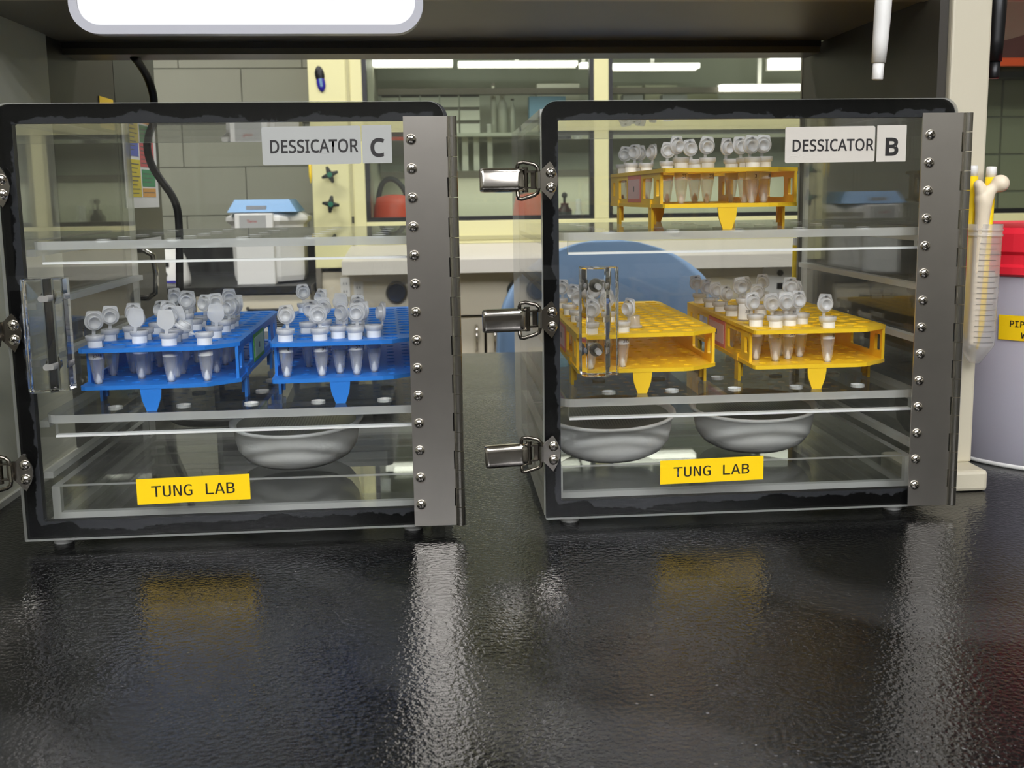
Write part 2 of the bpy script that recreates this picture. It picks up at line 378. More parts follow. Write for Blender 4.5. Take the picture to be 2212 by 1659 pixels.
for r in range(9):
    z0 = -.095 + .1475 * r
    for k in range(5):
        x0 = -2.0 + .37 * k + (.115 if r % 2 else -.07)
        if x0 + .366 > -.36: continue
        b = MB(); b.box((x0, 3.405, z0), (x0 + .3675, 3.42, z0 + .1450), WALLG); b.obj('block', wb)
    b = MB(); b.box((-2.0 + .37 * (4 if r % 2 else 4) + (.115 if r % 2 else -.07), 3.405, z0), (-.351, 3.42, z0 + .1450), WALLG); b.obj('block', wb)
for row, (yl, nm) in enumerate(((-.5, 'over the near front aisle'), (-1.5, 'over the bench behind the viewpoint'), (-2.4, 'in the third row behind the viewpoint'), (-3.3, 'in the farthest row behind the viewpoint'), (2.0, 'over the rear aisle'))):
    for x, side in ((-1.0, 'left'), (.75, 'right')):
        w = 1.2
        t = thing('ceiling_light', '%s ceiling light panel %s' % (side, nm), 'light', (x, yl, 1.83), 0, 'ceiling light panels')
        b = MB(); b.box((-w / 2 - .03, -.18, .0), (w / 2 + .03, .18, .03), WHITE); b.obj('frame', t)
        b = MB(); b.box((-w / 2, -.15, -.006), (w / 2, .15, -.001), (LAMPM, LAMPM, LAMPF, LAMPF, LAMPR)[row]); b.obj('diffuser', t)

# ------------------------------------------------------------------ worktop and reagent shelf
b = MB(); b.box((-1.7, -.1, -.03), (1.7, 1.688, 0), COUNTER)
tag(b.obj('worktop', bevel=.004), 'long black epoxy laboratory worktop carrying the two clear cabinets', 'worktop')
t = thing('bench_cabinet', 'grey bench cupboard carcass under the black worktop', 'cabinet', (0, .8, -.92))
b = MB(); b.box((-1.68, -.8, 0), (1.68, .85, .888), BEIGE); b.obj('carcass', t)
sh = thing('reagent_shelf', 'taupe steel reagent shelf on end panels bridging the worktop above the cabinets', 'shelf')
b = MB(); b.box((-.62, .888, .402), (.60, 1.12, .43), SHELFM); b.obj('shelf_board', sh)
b = MB(); b.box((-.62, .878, .4005), (.60, .888, .445), SHELFL); b.obj('front_lip', sh, bevel=.0015)
b = MB(); b.box((-.40, 1.12, .390), (.40, 1.165, .43), SHELFM); b.box((-.40, 1.118, .396), (.40, 1.12, .43), DARKP); b.obj('rear_beam', sh)
b = MB(); b.box((-.372, .62, 0.0), (-.364, 1.07, .402), PANELG); tag(b.obj('end_panel', sh), 'pale grey front end panel')
b = MB(); b.box((-.374, 1.073, 0.0), (-.366, 1.285, .42), DARKP); tag(b.obj('end_panel', sh), 'dark bronze end panel')
b = MB(); b.box((-.374, 1.287, 0.0), (-.366, 1.467, .43), BLACKP); tag(b.obj('end_panel', sh), 'black rear end panel')
b = MB(); b.box((.404, .858, 0.0), (.4114, 1.185, .402), DARKP); b.box((.4035, 1.185, 0), (.4120, 1.19, .402), SHELFM); tag(b.obj('end_panel', sh), 'dark bronze end panel on the other side')
b = MB(); b.box((-.364, .62, 0), (-.361, 1.07, .005), CAULK); b.obj('caulk_bead', sh)
b = MB(); b.box((.4120, .852, .0175), (.4450, .887, .402), POSTM); po = b.obj('post', sh, bevel=.002)
b = MB(); b.box((.385, .824, 0), (.4455, .90, .0175), POSTM); b.obj('post_foot', po, bevel=.003)
# D handle, poster and yellow sticker on the end panel
hd = [(-.366, 1.312, .1885), (-.352, 1.312, .1885), (-.342, 1.313, .182), (-.340, 1.315, .160), (-.342, 1.317, .137), (-.352, 1.318, .1305), (-.366, 1.318, .1305)]
b = MB(); b.tube(hd, .0034, CHROME, 12); tag(b.obj('pull_handle', sh), 'chrome D pull handle')
p = thing('poster', 'white safety poster with blue, red, yellow and green text boxes on black end panel', 'poster', (-.3655, 1.3, .238))
b = MB(); b.box((0, 0, 0), (.0008, .148, .108), PAPER); b.obj('sheet', p)
for nm, (y0, z0, y1, z1), mt in (('blue_box', (.012, .062, .064, .100), POSB), ('red_box', (.07, .050, .134, .100), POSR), ('yellow_box', (.012, .013, .068, .058), POSY), ('green_box', (.074, .026, .134, .047), POSG), ('orange_box', (.074, .013, .134, .024), POSO)):
    b = MB(); b.box((.0008, y0, z0), (.0011, y1, z1), mt)
    for q in range(int((z1 - z0) / .005) - 1):
        b.box((.0011, y0 + .004, z1 - .006 - q * .005), (.0012, y1 - .006 - .006 * (q % 3), z1 - .0048 - q * .005), GREYINK)
    b.obj(nm, p)
b = MB(); b.box((0, 0, 0), (.0008, .05, .034), TAPE)
tag(b.obj('sticker', loc=(-.3658, 1.225, .326)), 'yellow sticker on the dark bronze end panel just above the left cabinet', 'sticker')
b = MB(); b.cyl((0, 0, 0), (0, 0, .108), .0042, PENY, 14); yp = b.obj('marker_pen', loc=(.4052, 1.197, .0785))
tag(yp, 'yellow pen with white end standing at the rear edge of the right end panel', 'pen')
b = MB(); b.cyl((0, 0, .108), (0, 0, .116), .0038, WHITE, 14); b.obj('end_cap', yp)
b = MB(); b.cyl((0, 0, -.0785), (0, 0, 0), .0045, WHITE, 14); b.obj('cap', yp)
# black cord
cp = [at(x, y, Y) for x, y, Y in ((289, 122, 1.14), (305, 143, 1.16), (321, 172, 1.18), (332, 212, 1.19), (331, 250, 1.2), (321, 285, 1.2), (318, 318, 1.2), (327, 355, 1.2), (347, 388, 1.2), (370, 420, 1.2), (383, 452, 1.2), (387, 500, 1.2), (388, 600, 1.2), (388, 690, 1.2))]
cp += [Vector((-.3065, 1.2, .06)), Vector((-.305, 1.195, .02)), Vector((-.29, 1.18, .006)), Vector((-.24, 1.17, .005)), Vector((-.2, 1.2, .006)), Vector((-.19, 1.24, .006))]
def smooth(pts, n=4):
    P = [pts[0]] + pts + [pts[-1]]; out = []
    for i in range(1, len(P) - 2):
        for k in range(n):
            t = k / n; a, b_, c, d = P[i - 1], P[i], P[i + 1], P[i + 2]
            out.append(.5 * ((2 * b_) + (c - a) * t + (2 * a - 5 * b_ + 4 * c - d) * t * t + (3 * b_ - a - 3 * c + d) * t ** 3))
    return out + [P[-2]]
b = MB(); b.tube(smooth(cp), .0042, RUB, 10)
tag(b.obj('power_cord'), 'thick black power cord hanging from the shelf behind the left cabinet', 'cord')
# whiteboard
w = thing('whiteboard', 'small white board with rounded grey frame on the shelf front above the left cabinet', 'whiteboard', (-.2764, .866, .3727))
o1 = rrect(0, 0, .268, .19, (.022,) * 4, 8); i1 = rrect(.0062, .0068, .2618, .183, (.0165,) * 4, 8)
b = MB(); b.plate(o1, [i1], -.0115, 0, WFRAME, T=XZ); b.obj('frame', w, bevel=.001)
b = MB(); b.plate(i1, [], -.0105, -.002, WBOARD, T=XZ); b.obj('board', w)
# hanging markers
def hanging_marker(x, z, lean, mat, label):
    t = thing('marker_pen', label, 'pen', (x, .8655, z)); t.rotation_euler = (0, lean, 0)
    b = MB(); b.lathe([(1e-5, .0135), (.0056, .0135), (.0062, .030), (.0066, .05), (.0066, .13), (1e-5, .13)], mat, 20); b.obj('barrel', t)
    b = MB(); b.lathe([(1e-5, 0), (.0040, 0), (.0045, .001), (.0046, .0138), (1e-5, .0138)], mat, 20); b.obj('tip_cap', t)
    b = MB(); b.box((-.004, .0045, .07), (.004, .0120, .12), mat); b.obj('magnet_clip', t)
hanging_marker(.3572, .3355, .05, WHITE, 'white marker pen hanging tip down from the shelf lip')
hanging_marker(.4552, .3362, .02, BLK, 'black marker pen hanging tip down from the shelf lip beside the post')

# ------------------------------------------------------------------ the desiccator cabinets
screw_me = None
def screw_mesh():
    b = MB(); b.lathe([(.0037, 0), (.0036, .0010), (.0030, .0019), (.0020, .0025), (.0009, .0027), (1e-5, .0027)], CHROME, 18)
    for a in (0, PI / 2):
        T = Matrix.Rotation(a + .5, 4, 'Z'); b.box((-.0017, -.00032, .0020), (.0017, .00032, .00285), DARKM, T)
    me = b.mesh('screw')
    me.transform(Matrix.Rotation(PI / 2, 4, 'X')); return me
SCREW = screw_mesh()
W0 = .007
TOPP = .212
def perforated_shelf(w0, w1, z1, parent):
    outer = rrect(.0125, .018, .2925, .302, (.012, .012, .002, .002), 5)
    hs = [circ(.055 + .05 * i, .0475 + .0525 * j, .0054, 14) for i in range(5) for j in range(5)]
    b = MB(); b.plate(outer, hs, z1 - .006, z1, ACR, ACE, ACR)
    for q in hs:
        n = len(q); b.add([(x, y, z1 - .0022) for x, y in q] + [(x, y, z1 - .0001) for x, y in q], [((i + 1) % n, i, n + i, n + (i + 1) % n) for i in range(n)], ACB)  # lit look of the hole walls painted on as a white top ring
    o = b.obj('shelf', parent)
    b = MB(); b.box((.0205, .019, z1 - .0158), (.2865, .0245, z1 - .006), ACR, edge=ACE, wide=1); b.box((.0205, .0187, z1 - .0162), (.2865, .0248, z1 - .0146), ACB); b.obj('front_strip', o)  # white band paints in the light piped to the lower edge
    return o
def latch(parent, u, z, tilt, face):
    L = thing('latch', None, None, (0, 0, 0)); L.parent = parent; L.location = (u, 0, z)
    b = MB(); pts = [(-.0074, .0057), (-.0074, -.0062), (0.0003, -.0143), (.0037, -.0084), (.0052, -.004), (.0057, 0), (.0051, .004), (.0034, .0078), (.0012, .0116), (0, .0126), (-.0008, .0122)][::-1]
    b.plate(pts, [], .0002, .0013, CHROME, T=XZ)
    for k in range(7):
        a = PI * k / 6; a2 = PI * (k + 1) / 6
        if k < 6: b.add([(-.0074 - .0028 * math.sin(a), -.0032 + .0028 * math.cos(a), -.006), (-.0074 - .0028 * math.sin(a2), -.0032 + .0028 * math.cos(a2), -.006), (-.0074 - .0028 * math.sin(a2), -.0032 + .0028 * math.cos(a2), .0056), (-.0074 - .0028 * math.sin(a), -.0032 + .0028 * math.cos(a), .0056)], [(0, 1, 2, 3)], STEELD, True)
    b.obj('strike_plate', L)
    lp = [(-.0232, -.003, .0095), (-.0225, -.003, .0118), (-.019, -.003, .0124), (-.0115, -.0035, .0108), (-.0090, -.004, .0085), (-.0084, -.004, .005), (-.0084, -.004, -.006), (-.0092, -.004, -.0092), (-.0115, -.0035, -.0108), (-.0205, -.003, -.0135), (-.0225, -.003, -.0133), (-.0232, -.003, -.011), (-.0232, 0.002, -.003), (-.0232, 0.002, .003)]
    b = MB(); b.tube([Vector(p) for p in lp], .0014, DARKM, 8, True); b.obj('wire_loop', L)
    b = MB(); T = Matrix.Rotation(tilt, 4, 'Y') @ Matrix.Rotation(face, 4, 'X')
    prof = [(-.0080, .0015), (-.0079, -.0018), (-.0074, -.0034), (-.0062, -.0042), (-.004, -.0044), (.004, -.0044), (.0062, -.0042), (.0074, -.0034), (.0079, -.0018), (.0080, .0015)]
    xs = [-.0498, -.0492, -.047, -.024, -.0185]; sc = [.86, .97, 1, 1, .97]; vs = []; fs = []; k = len(prof)
    for x, q in zip(xs, sc):
        for z_, y_ in prof: vs.append((x, y_ * (q if x > -.0495 else .7), z_ * q))
    for i in range(len(xs) - 1):
        for j in range(k - 1): fs.append((i * k + j, (i + 1) * k + j, (i + 1) * k + j + 1, i * k + j + 1))
    b.add(vs, fs, CHROME, True, T); lv = b.obj('lever', L)
    sl = lv.modifiers.new('thick', 'SOLIDIFY'); sl.thickness = .0009; sl.offset = 0
    b = MB(); b.cyl((-.0175, .0005, -.0088), (-.0175, .0005, .0088), .0022, DARKM, 12); b.box((-.0165, -.0015, -.0062), (-.0108, .0025, -.0050), DARKM); b.box((-.0165, -.0015, .0050), (-.0108, .0025, .0062), DARKM); b.box((-.0135, .0022, -.0065), (-.0060, .0042, .0065), DARKM); b.obj('pivot', L)
    for dz in (.0045, -.0058): link('screw', SCREW, L, (.0006, -.0012, dz))
    return L
def cabinet(letter, ox, oy, rot, hu, lab, dess, let_, tape, label):
    r = thing('desiccator_cabinet', label, 'cabinet', (ox, oy, 0), rot)
    A = MB()
    def pan(name, a, b_, wide):
        b = MB(); b.box(a, b_, ACS if (wide == 0 and a[0] < .1) else ACR, edge=ACE, wide=wide); return b.obj(name, r)
    pan('side_panel', (0, .012, W0), (.006, .315, W0 + .3006), 0); pan('side_panel', (.299, .012, W0), (.305, .315, W0 + .3006), 0)
    pan('back_panel', (.006, .309, W0 + .006), (.299, .315, W0 + .2946), 1)
    pan('top_panel', (.006, .012, W0 + .2946), (.299, .315, W0 + .3006), 2); pan('bottom_panel', (.006, .012, W0), (.299, .315, W0 + .006), 2)
    for x, y in ((.02, .02), (.275, .02), (.02, .29), (.275, .29)):
        b = MB(); b.cyl((x, y, 0), (x, y, W0), .007, GREYP, 16); b.obj('foot', r)
    # door: clear sheet, black gasket ring behind it, flange of the case behind that
    od = rrect(0, W0, .305, W0 + .3056, (.001, .001, .011, .011), 7)
    b = MB(); b.plate(od, [], -.005, 0, ACR, ACE, T=XZ); b.obj('door', r)
    idn = rrect(.0122, W0 + .0128, .2935, W0 + .2925, (.001,) * 4, 1)
    b = MB(); b.plate(rrect(.0002, W0 + .0002, .3048, W0 + .3054, (.001, .001, .011, .011), 7), [idn], -.0085, -.0052, GASK, RUB, RUB, T=XZ); b.obj('gasket', r)
    b = MB(); b.plate(rrect(.0012, W0, .3075, W0 + .3056, (.001, .001, .011, .011), 7), [idn], -.0118, -.0087, RUB, ACE, RUB, T=XZ); b.obj('case_flange', r)
    # hinge
    h = thing('hinge', None, None); h.parent = r
    z0, z1 = W0 + .0008, W0 + .2950; n = 21; kz = (z1 - z0) / n
    pts = [(hu, z0), (hu + .0325, z0)]
    for k in range(n):
        if k % 2 == 1: pts += [(hu + .0325, z0 + kz * k), (hu + .0298, z0 + kz * k + .0001), (hu + .0298, z0 + kz * (k + 1) - .0001), (hu + .0325, z0 + kz * (k + 1))]
    pts += [(hu + .0325, z1), (hu, z1)]
    b = MB(); b.plate(pts, [], .0004, .0018, STEEL, T=XZ); b.obj('leaf', h)
    b = MB(); b.box((hu + .0326, .0005, z0), (hu + .034, .0125, z1), STEEL); b.obj('case_leaf', h)
    km = MB(); km.cyl((0, 0, .00022), (0, 0, kz - .00022), .0034, STEELD, 16); kme = km.mesh('knuckle')
    for k in range(n): link('knuckle', kme, h, (hu + .0338, -.0022, z0 + kz * k))
    for k in range(14): link('screw', SCREW, h, (hu + .0052 + (.0016 if letter == 'B' else 0) * (k / 13 - .5) , -.0018, W0 + .0172 + .02016 * k))
    # latches
    for z in (.2505, .1510, .0517): latch(r, .0055 if letter == 'B' else .0042, W0 + z, {.2505: .0, .1510: -.02, .0517: -.045}[z], {.2505: -.16, .1510: .04, .0517: -.05}[z])
    # handle block with its two bolts
    x0, x1 = (.0256, .0526) if letter == 'B' else (.0172, .0442)
    prof = [(x0, -.0002), (x0, -.0165), (x0 + .0030, -.0215), (x1 - .0105, -.0215), (x1 - .0065, -.0150), (x1, -.0150), (x1, -.0002)]
    b = MB(); k = len(prof); za, zb = W0 + .1105, W0 + .1885
    vs = [(x, y, za) for x, y in prof] + [(x, y, zb) for x, y in prof]
    b.add(vs, [tuple(range(k))[::-1], tuple(range(k, 2 * k))] + [(i, (i + 1) % k, k + (i + 1) % k, k + i) for i in range(k)], BLOCK)
    bmh = bmesh.new(); me = b.mesh('handle'); bmh.from_mesh(me); bmesh.ops.recalc_face_normals(bmh, faces=bmh.faces); bmh.to_mesh(me); bmh.free()
    hnd = link('handle', me, r, bevel=.0009, seg=2)
    for z in (.1745, .1275):
        b = MB(); xm = (x0 + x1) / 2 - .001
        b.cyl((xm, -.0125, W0 + z), (xm, -.0002, W0 + z), .0022, WHITE, 12); b.cyl((xm, .0052, W0 + z), (xm, .0082, W0 + z), .0050, STEELD, 16); b.obj('bolt', hnd)
    # shelves and rails
    for z in (TOPP, .0875): perforated_shelf(0, 0, W0 + z, r)
    for z in (TOPP - .006, .1685, .1275, .0815, .0433):
        for a_, b_ in ((.006, .0125), (.2925, .299)):
            b = MB(); b.box((a_, .03, W0 + z - .005), (b_, .305, W0 + z - .0003), ACE, edge=None); b.obj('shelf_rail', r)
    # labels
    def plate_label(name, x0, x1, z0, z1, mt, rad=.0015, skew=0):
        pts = rrect(x0, z0, x1, z1, (rad,) * 4, 4); pts = [(x, z + skew * (x - x0)) for x, z in pts]
        b = MB(); b.plate(pts, [], .0001, .0004, mt, T=XZ); return b.obj(name, r)
    x0, x1, za, zb = dess; l = plate_label('name_label', x0, x1, W0 + za, W0 + zb, tape, skew=.006)
    lettering('DESSICATOR', x0 + .0055, x1 - (.0018 if letter == 'C' else .0008), W0 + za + .0080, W0 + zb - .0088, -.00055, l, INK, SANS, .016, 1.02, .004)
    x0, x1, za, zb = let_; l = plate_label('letter_label', x0, x1, W0 + za, W0 + zb, tape, .0004, .004)
    xm = (x0 + x1) / 2; lettering(letter, xm - .0046, xm + .0052, W0 + za + .0042, W0 + zb - .0088, -.00055, l, INK, SANS, .03)
    x0, x1, za, zb = lab; l = plate_label('lab_label', x0, x1, W0 + za, W0 + zb, TAPE, .0002, .016)
    lettering('TUNG LAB', x0 + .0102, x1 - .0108, W0 + za + .0052, W0 + zb - .0052, -.00055, l, INK, MONO, .002, 1.0, .016)
    return r
BX, BY, CX_, CY_ = .0736, .768, -.3001, .7624
cabB = cabinet('B', BX, BY, 0, .2778, (.0860, .1648, .0242, .0424), (.1763, .2430, .2602, .2857), (.2445, .2665, .2604, .2864), GTAPE2, 'clear acrylic desiccator cabinet lettered B, holding the three yellow racks')
cabC = cabinet('C', CX_, CY_, .0036, .2766, (.0799, .1594, .0243, .0430), (.1796, .2471, .2626, .2886), (.2480, .2684, .2632, .2892), GTAPE, 'clear acrylic desiccator cabinet lettered C, holding the two blue racks')
def inbox(letter, u, v, w):
    a = .0036 if letter == 'C' else 0; ox, oy = (CX_, CY_) if letter == 'C' else (BX, BY)
    return Vector((ox + math.cos(a) * u - math.sin(a) * v, oy + math.sin(a) * u + math.cos(a) * v, W0 + w))

# trays
def tray(letter, label):
    t = thing('acrylic_tray', label, 'tray', inbox(letter, .0105, .03, .0062))
    L, D, H, th = .284, .268, .0256, .0058
    for nm, a, b_, wd_ in (('front_wall', (th, 0, th), (L - th, th, H), 1), ('rear_wall', (th, D - th, th), (L - th, D, H), 1), ('side_wall', (0, 0, 0), (th, D, H), 0), ('side_wall', (L - th, 0, 0), (L, D, H), 0), ('floor_sheet', (th, 0, 0), (L - th, D, th), 2)):
        b = MB(); b.box(a, b_, ACR, edge=ACE, wide=wd_); b.obj(nm, t)
tray('B', 'clear acrylic tray on the floor of cabinet B under two desiccant dishes')
tray('C', 'clear acrylic tray on the floor of cabinet C under one desiccant dish')

# desiccant dishes
db = MB(); db.lathe([(1e-5, 0), (.026, 0), (.036, .0016), (.045, .0065), (.0508, .0145), (.0528, .024), (.0535, .0325), (.0562, .0345), (.0572, .036), (.0568, .0376), (.0545, .0374), (.0520, .0358), (.0508, .0345)], SILICA, 56)
dish_me = db.mesh('bowl')
dl = MB(); dl.lathe([(.0514, .0346), (.047, .0345), (.038, .0350), (.026, .0356), (.012, .0360), (1e-5, .0361)], PERF, 48); lid_me = dl.mesh('lid')
def dish(letter, u, v, tilt, label):
    t = thing('desiccant_dish', label, 'dish', inbox(letter, u, v, .0141), 0, 'desiccant dishes'); t.rotation_euler = tilt
    link('bowl', dish_me, t); link('lid', lid_me, t)
dish('C', .1735, .163, (.06, -.01, 0), 'round white desiccant dish with perforated grey lid in cabinet C')
dish('B', .0725, .146, (.065, -.03, 0), 'left of two round white desiccant dishes in cabinet B')
dish('B', .2045, .162, (.06, -.02, 0), 'right of two round white desiccant dishes in cabinet B')

# ------------------------------------------------------------------ racks
def rack_outline(): return rrect(0, 0, .112, .245, (.006, .006, .006, .006), 4)[:5] + rrect(0, 0, .112, .245, (.006,) * 4, 4)[5:]
def ra(i, j): return .0105 + .0130 * i, .0125 + .0188 * j + (.0094 if i % 2 else 0)
def top_outline():
    return [(.004, 0), (.082, 0), (.090, .002), (.1085, .0165), (.112, .020), (.112, .238), (.107, .245), (.030, .245), (.022, .243), (.004, .232), (0, .227), (0, .004), (.0012, .0012)]
RACKM = {}
def rack_meshes(mat):
    if mat.name in RACKM: return RACKM[mat.name]
    holes = [circ(*ra(i, j), .0059, 14) for i in range(8) for j in range(12) if not (i == 7 and j == 0) or True]
    holes = [h for h in holes if all(.001 < x < .111 and .001 < y < .244 for x, y in h) and not (h[0][0] > .1 and h[0][1] < .026)]
    b = MB(); b.plate(top_outline(), holes, .0437, .0467, mat); top = b.mesh('top_plate')
    lh = [circ(*ra(i, j), .0035, 10) for i in range(8) for j in range(12)]
    lh = [h for h in lh if not (h[0][0] > .1 and h[0][1] < .024)]
    b = MB(); b.plate(top_outline(), lh, .0165, .0195, mat); low = b.mesh('lower_plate')
    # side panel (in its own x = depth, y = height), windows
    wins = [rrect(.010, .0255, .020, .0385, (.001,) * 4, 2), rrect(.030, .0235, .071, .0400, (.002,) * 4, 2), rrect(.140, .0235, .178, .0400, (.002,) * 4, 2), rrect(.196, .0255, .206, .0385, (.001,) * 4, 2)]
    b = MB(); b.plate([(.018, .0195), (.232, .0195), (.232, .0437), (.018, .0437)], [[(x + .012, y) for x, y in w_] for w_ in wins], 0, .0022, mat, T=Matrix(((0, 0, 1, 0), (1, 0, 0, 0), (0, 1, 0, 0), (0, 0, 0, 1)))); side = b.mesh('side_panel')
    b = MB(); b.plate([(-.0074, .0165), (-.0074, .0145), (-.0066, .0085), (-.0036, 0), (.0036, 0), (.0066, .0085), (.0074, .0145), (.0074, .0165)], [], 0, .0022, mat, T=XZ); tab = b.mesh('end_tab')
    b = MB(); b.box((0, -.0055, 0), (.0022, .0055, .0165), mat); b.box((.0022, -.002, .003), (.0048, .002, .0165), mat); b.box((-.0012, -.0055, .0165), (.0022, .0055, .0225), mat); foot = b.mesh('foot')
    RACKM[mat.name] = (top, low, side, tab, foot); return RACKM[mat.name]
RK = {'C1': ('C', .0375, .0234, .012, .0875), 'C2': ('C', .1733, .0304, .05, .0875), 'B1': ('B', .0975, .045, .022, TOPP), 'B2': ('B', .0290, .0332, .0, .0875), 'B3': ('B', .1660, .0313, .0, .0875)}
def rack(key, mat, label, sticker):
    bx, u, v, an, s = RK[key]; top, low, side, tab, foot = rack_meshes(mat)
    t = thing('tube_rack', label, 'rack', inbox(bx, u, v, s), an + (.0036 if bx == 'C' else 0), 'blue tube racks' if mat is BLUE else 'yellow tube racks')
    link('top_plate', top, t); link('lower_plate', low, t)
    link('side_panel', side, t, (.0012, 0, 0)); link('side_panel', side, t, (.1086, 0, 0))
    link('end_tab', tab, t, (.0500, .0026, 0)); link('end_tab', tab, t, (.0500, .2450, 0))
    for x, y, m_ in ((.0005, .052, 0), (.0005, .190, 0), (.1115, .052, 1), (.1115, .190, 1)):
        link('foot', foot, t, (x, y, 0), (0, 0, PI if m_ else 0))
    sx, ya, yb, c1, c2, num = sticker
    b = MB(); d = -1 if sx < .05 else 1
    xa = sx; b.box((min(xa, xa + d * .0004), ya, .0205), (max(xa, xa + d * .0004), yb, .0432), c1); st = b.obj('sticker', t)
    b = MB(); b.box((min(xa + d * .0004, xa + d * .0006), ya + .004, .0235), (max(xa + d * .0004, xa + d * .0006), yb - .003, .0400), c2)
    ym = (ya + yb) / 2; b.box((min(xa + d * .0006, xa + d * .0007), ym - .002, .0295), (max(xa + d * .0006, xa + d * .0007), ym + .0025, .0340), GREYINK); b.obj('paper_insert', st)
    return t
rack('C1', BLUE, 'left blue tube rack in cabinet C with a green sticker on its side', (.1109, .090, .145, GREENS, PALEG, 'B'))
rack('C2', BLUE, 'right blue tube rack in cabinet C beside the steel hinge', (.1109, .090, .145, GREENS, PALEG, 'B'))
rack('B1', YEL, 'yellow tube rack on the top shelf of cabinet B', (.0011, .090, .145, PINKS, PALEP, 'Y'))
rack('B2', YEL, 'mostly empty yellow tube rack behind the clear handle of cabinet B', (.0011, .090, .145, PINKS, PALEP, 'Y'))
rack('B3', YEL, 'yellow tube rack on the right of the middle shelf in cabinet B', (.0011, .090, .145, PINKS, PALEP, 'Y'))

# ------------------------------------------------------------------ microtubes
b = MB(); b.lathe([(1e-5, 0), (.0016, .0002), (.0024, .0012), (.0036, .006), (.0052, .0175), (.0054, .019), (.0055, .0345), (.0067, .0348), (.0068, .0372), (.0066, .0378), (.0050, .0378), (.0047, .034), (.0046, .030)], PP, 20); b.lathe([(.00555, .0335), (.0067, .0347), (.00685, .0372), (.0066, .0379), (.0051, .0379)], PPC, 20); TUBE = b.mesh('body')
b = MB(); b.lathe([(1e-5, .0016), (.0015, .0018), (.0024, .0034), (.0018, .0062), (.0008, .0088), (1e-5, .0098)], PELLET, 10); PEL = b.mesh('pellet')
b = MB(); b.lathe([(.00562, .0205), (.00566, .0342)], PAPER, 16, a0=-PI / 2 - 1.25, a1=-PI / 2 + 1.25); BAND = b.mesh('paper_label')
# cap, hinge line at the origin, disc rising along +z, plug towards -y
b = MB()
ol = [(-.0012, 0), (.0012, 0), (.0012, .0040)] + [(.0064 * math.sin(a), .0104 - .0064 * math.cos(a)) for a in [.35 + .25 * k for k in range(6)]] + [(.0056, .0152), (.0048, .0180), (.0036, .0184), (-.0036, .0184), (-.0048, .0180), (-.0056, .0152)] + [(-.0064 * math.sin(a), .0104 - .0064 * math.cos(a)) for a in [.35 + .25 * k for k in range(6)]][::-1] + [(-.0012, .0040)]
b.plate(ol, [], -.0011, 0, PPC, T=XZ)
b.lathe([(.0067, -.0004), (.0067, .0012), (.0061, .0013), (.0061, -.0002)], PPC, 24, T=Matrix.Translation((0, 0, .0106)) @ Matrix.Rotation(PI / 2, 4, 'X'))
b.lathe([(.0048, 0), (.0047, .0038), (.0043, .0041), (.0038, .0038), (.0037, .0004), (1e-5, .0004)], PPC, 20, T=Matrix.Translation((0, 0, .0102)) @ Matrix.Rotation(PI / 2, 4, 'X'))
CAP = b.mesh('cap')
bm_ = MB(); bm_.box((-.0010, -.00125, .0158), (.0011, -.0011, .0172), GREYINK); CAPM = bm_.mesh('ink_mark')
TUBES = {
 'C1': [(0, 0, 25, 0), (0, 2, 15, 0), (2, 1, 170, 0), (4, 0, 182, 0), (1, 2, -5, 0), (2, 2, 110, 0), (4, 1, 40, 0), (6, 0, 95, 1), (4, 5, 150, 0), (4, 3, 0, 2), (2, 4, -20, 0), (3, 3, 10, 0), (1, 10, -10, 0), (4, 6, -25, 0), (5, 6, 10, 0), (5, 9, 15, 0), (6, 2, 205, 0), (6, 4, -30, 0), (6, 5, -40, 0), (6, 6, -45, 0), (4, 2, 180, 0)],
 'C2': [(0, 0, -8, 0), (2, 0, 0, 0), (4, 0, -10, 0), (1, 2, -15, 0), (1, 7, -35, 0), (0, 11, 10, 0), (2, 3, 10, 0), (3, 0, -40, 0), (3, 5, 170, 0), (4, 4, 10, 0), (4, 1, -45, 0), (5, 0, -70, 0)],
 'B1': [(0, 11, -25, 0), (0, 9, -40, 0), (1, 10, -40, 0), (1, 8, -65, 0), (2, 7, -10, 0), (1, 1, 25, 0), (3, 4, 10, 0), (3, 2, 5, 0), (5, 3, 30, 0), (5, 1, 12, 0), (5, 0, 8, 0), (6, 1, 0, 0)],
 'B2': [(0, 0, -25, 0), (0, 4, -30, 0), (0, 7, -40, 0), (0, 10, -20, 0), (0, 2, -20, 0), (2, 4, 0, 0), (2, 8, 10, 0), (3, 9, 10, 0), (2, 0, -60, 0)],
 'B3': [(1, 0, 5, 0), (4, 0, 8, 0), (2, 1, 5, 0), (3, 1, 8, 0), (0, 1, 15, 0), (0, 3, 15, 2), (3, 2, 0, 2), (0, 5, 25, 0), (0, 7, 10, 0), (0, 9, 5, 0), (0, 11, 8, 0), (2, 5, 12, 0), (2, 2, 178, 0), (5, 11, -30, 0), (5, 6, -15, 0), (3, 9, 0, 0)]}
NUM = {('C1', 0, 0): '3740', ('C1', 4, 3): '55', ('C2', 0, 0): '4', ('C2', 2, 0): '37', ('C2', 4, 0): '37', ('B1', 1, 1): '37', ('B1', 3, 2): '376', ('B1', 6, 1): '38', ('B1', 5, 0): '3', ('B3', 0, 3): '3807', ('B3', 3, 2): '3820', ('B3', 2, 1): '381', ('B3', 4, 0): '38', ('B3', 1, 0): '3', ('B2', 0, 0): '38', ('B2', 2, 0): '383'}
NAMES = {'C1': 'the left blue rack', 'C2': 'the right blue rack', 'B1': 'the top-shelf yellow rack', 'B2': 'the mostly empty yellow rack', 'B3': 'the full yellow rack at right'}
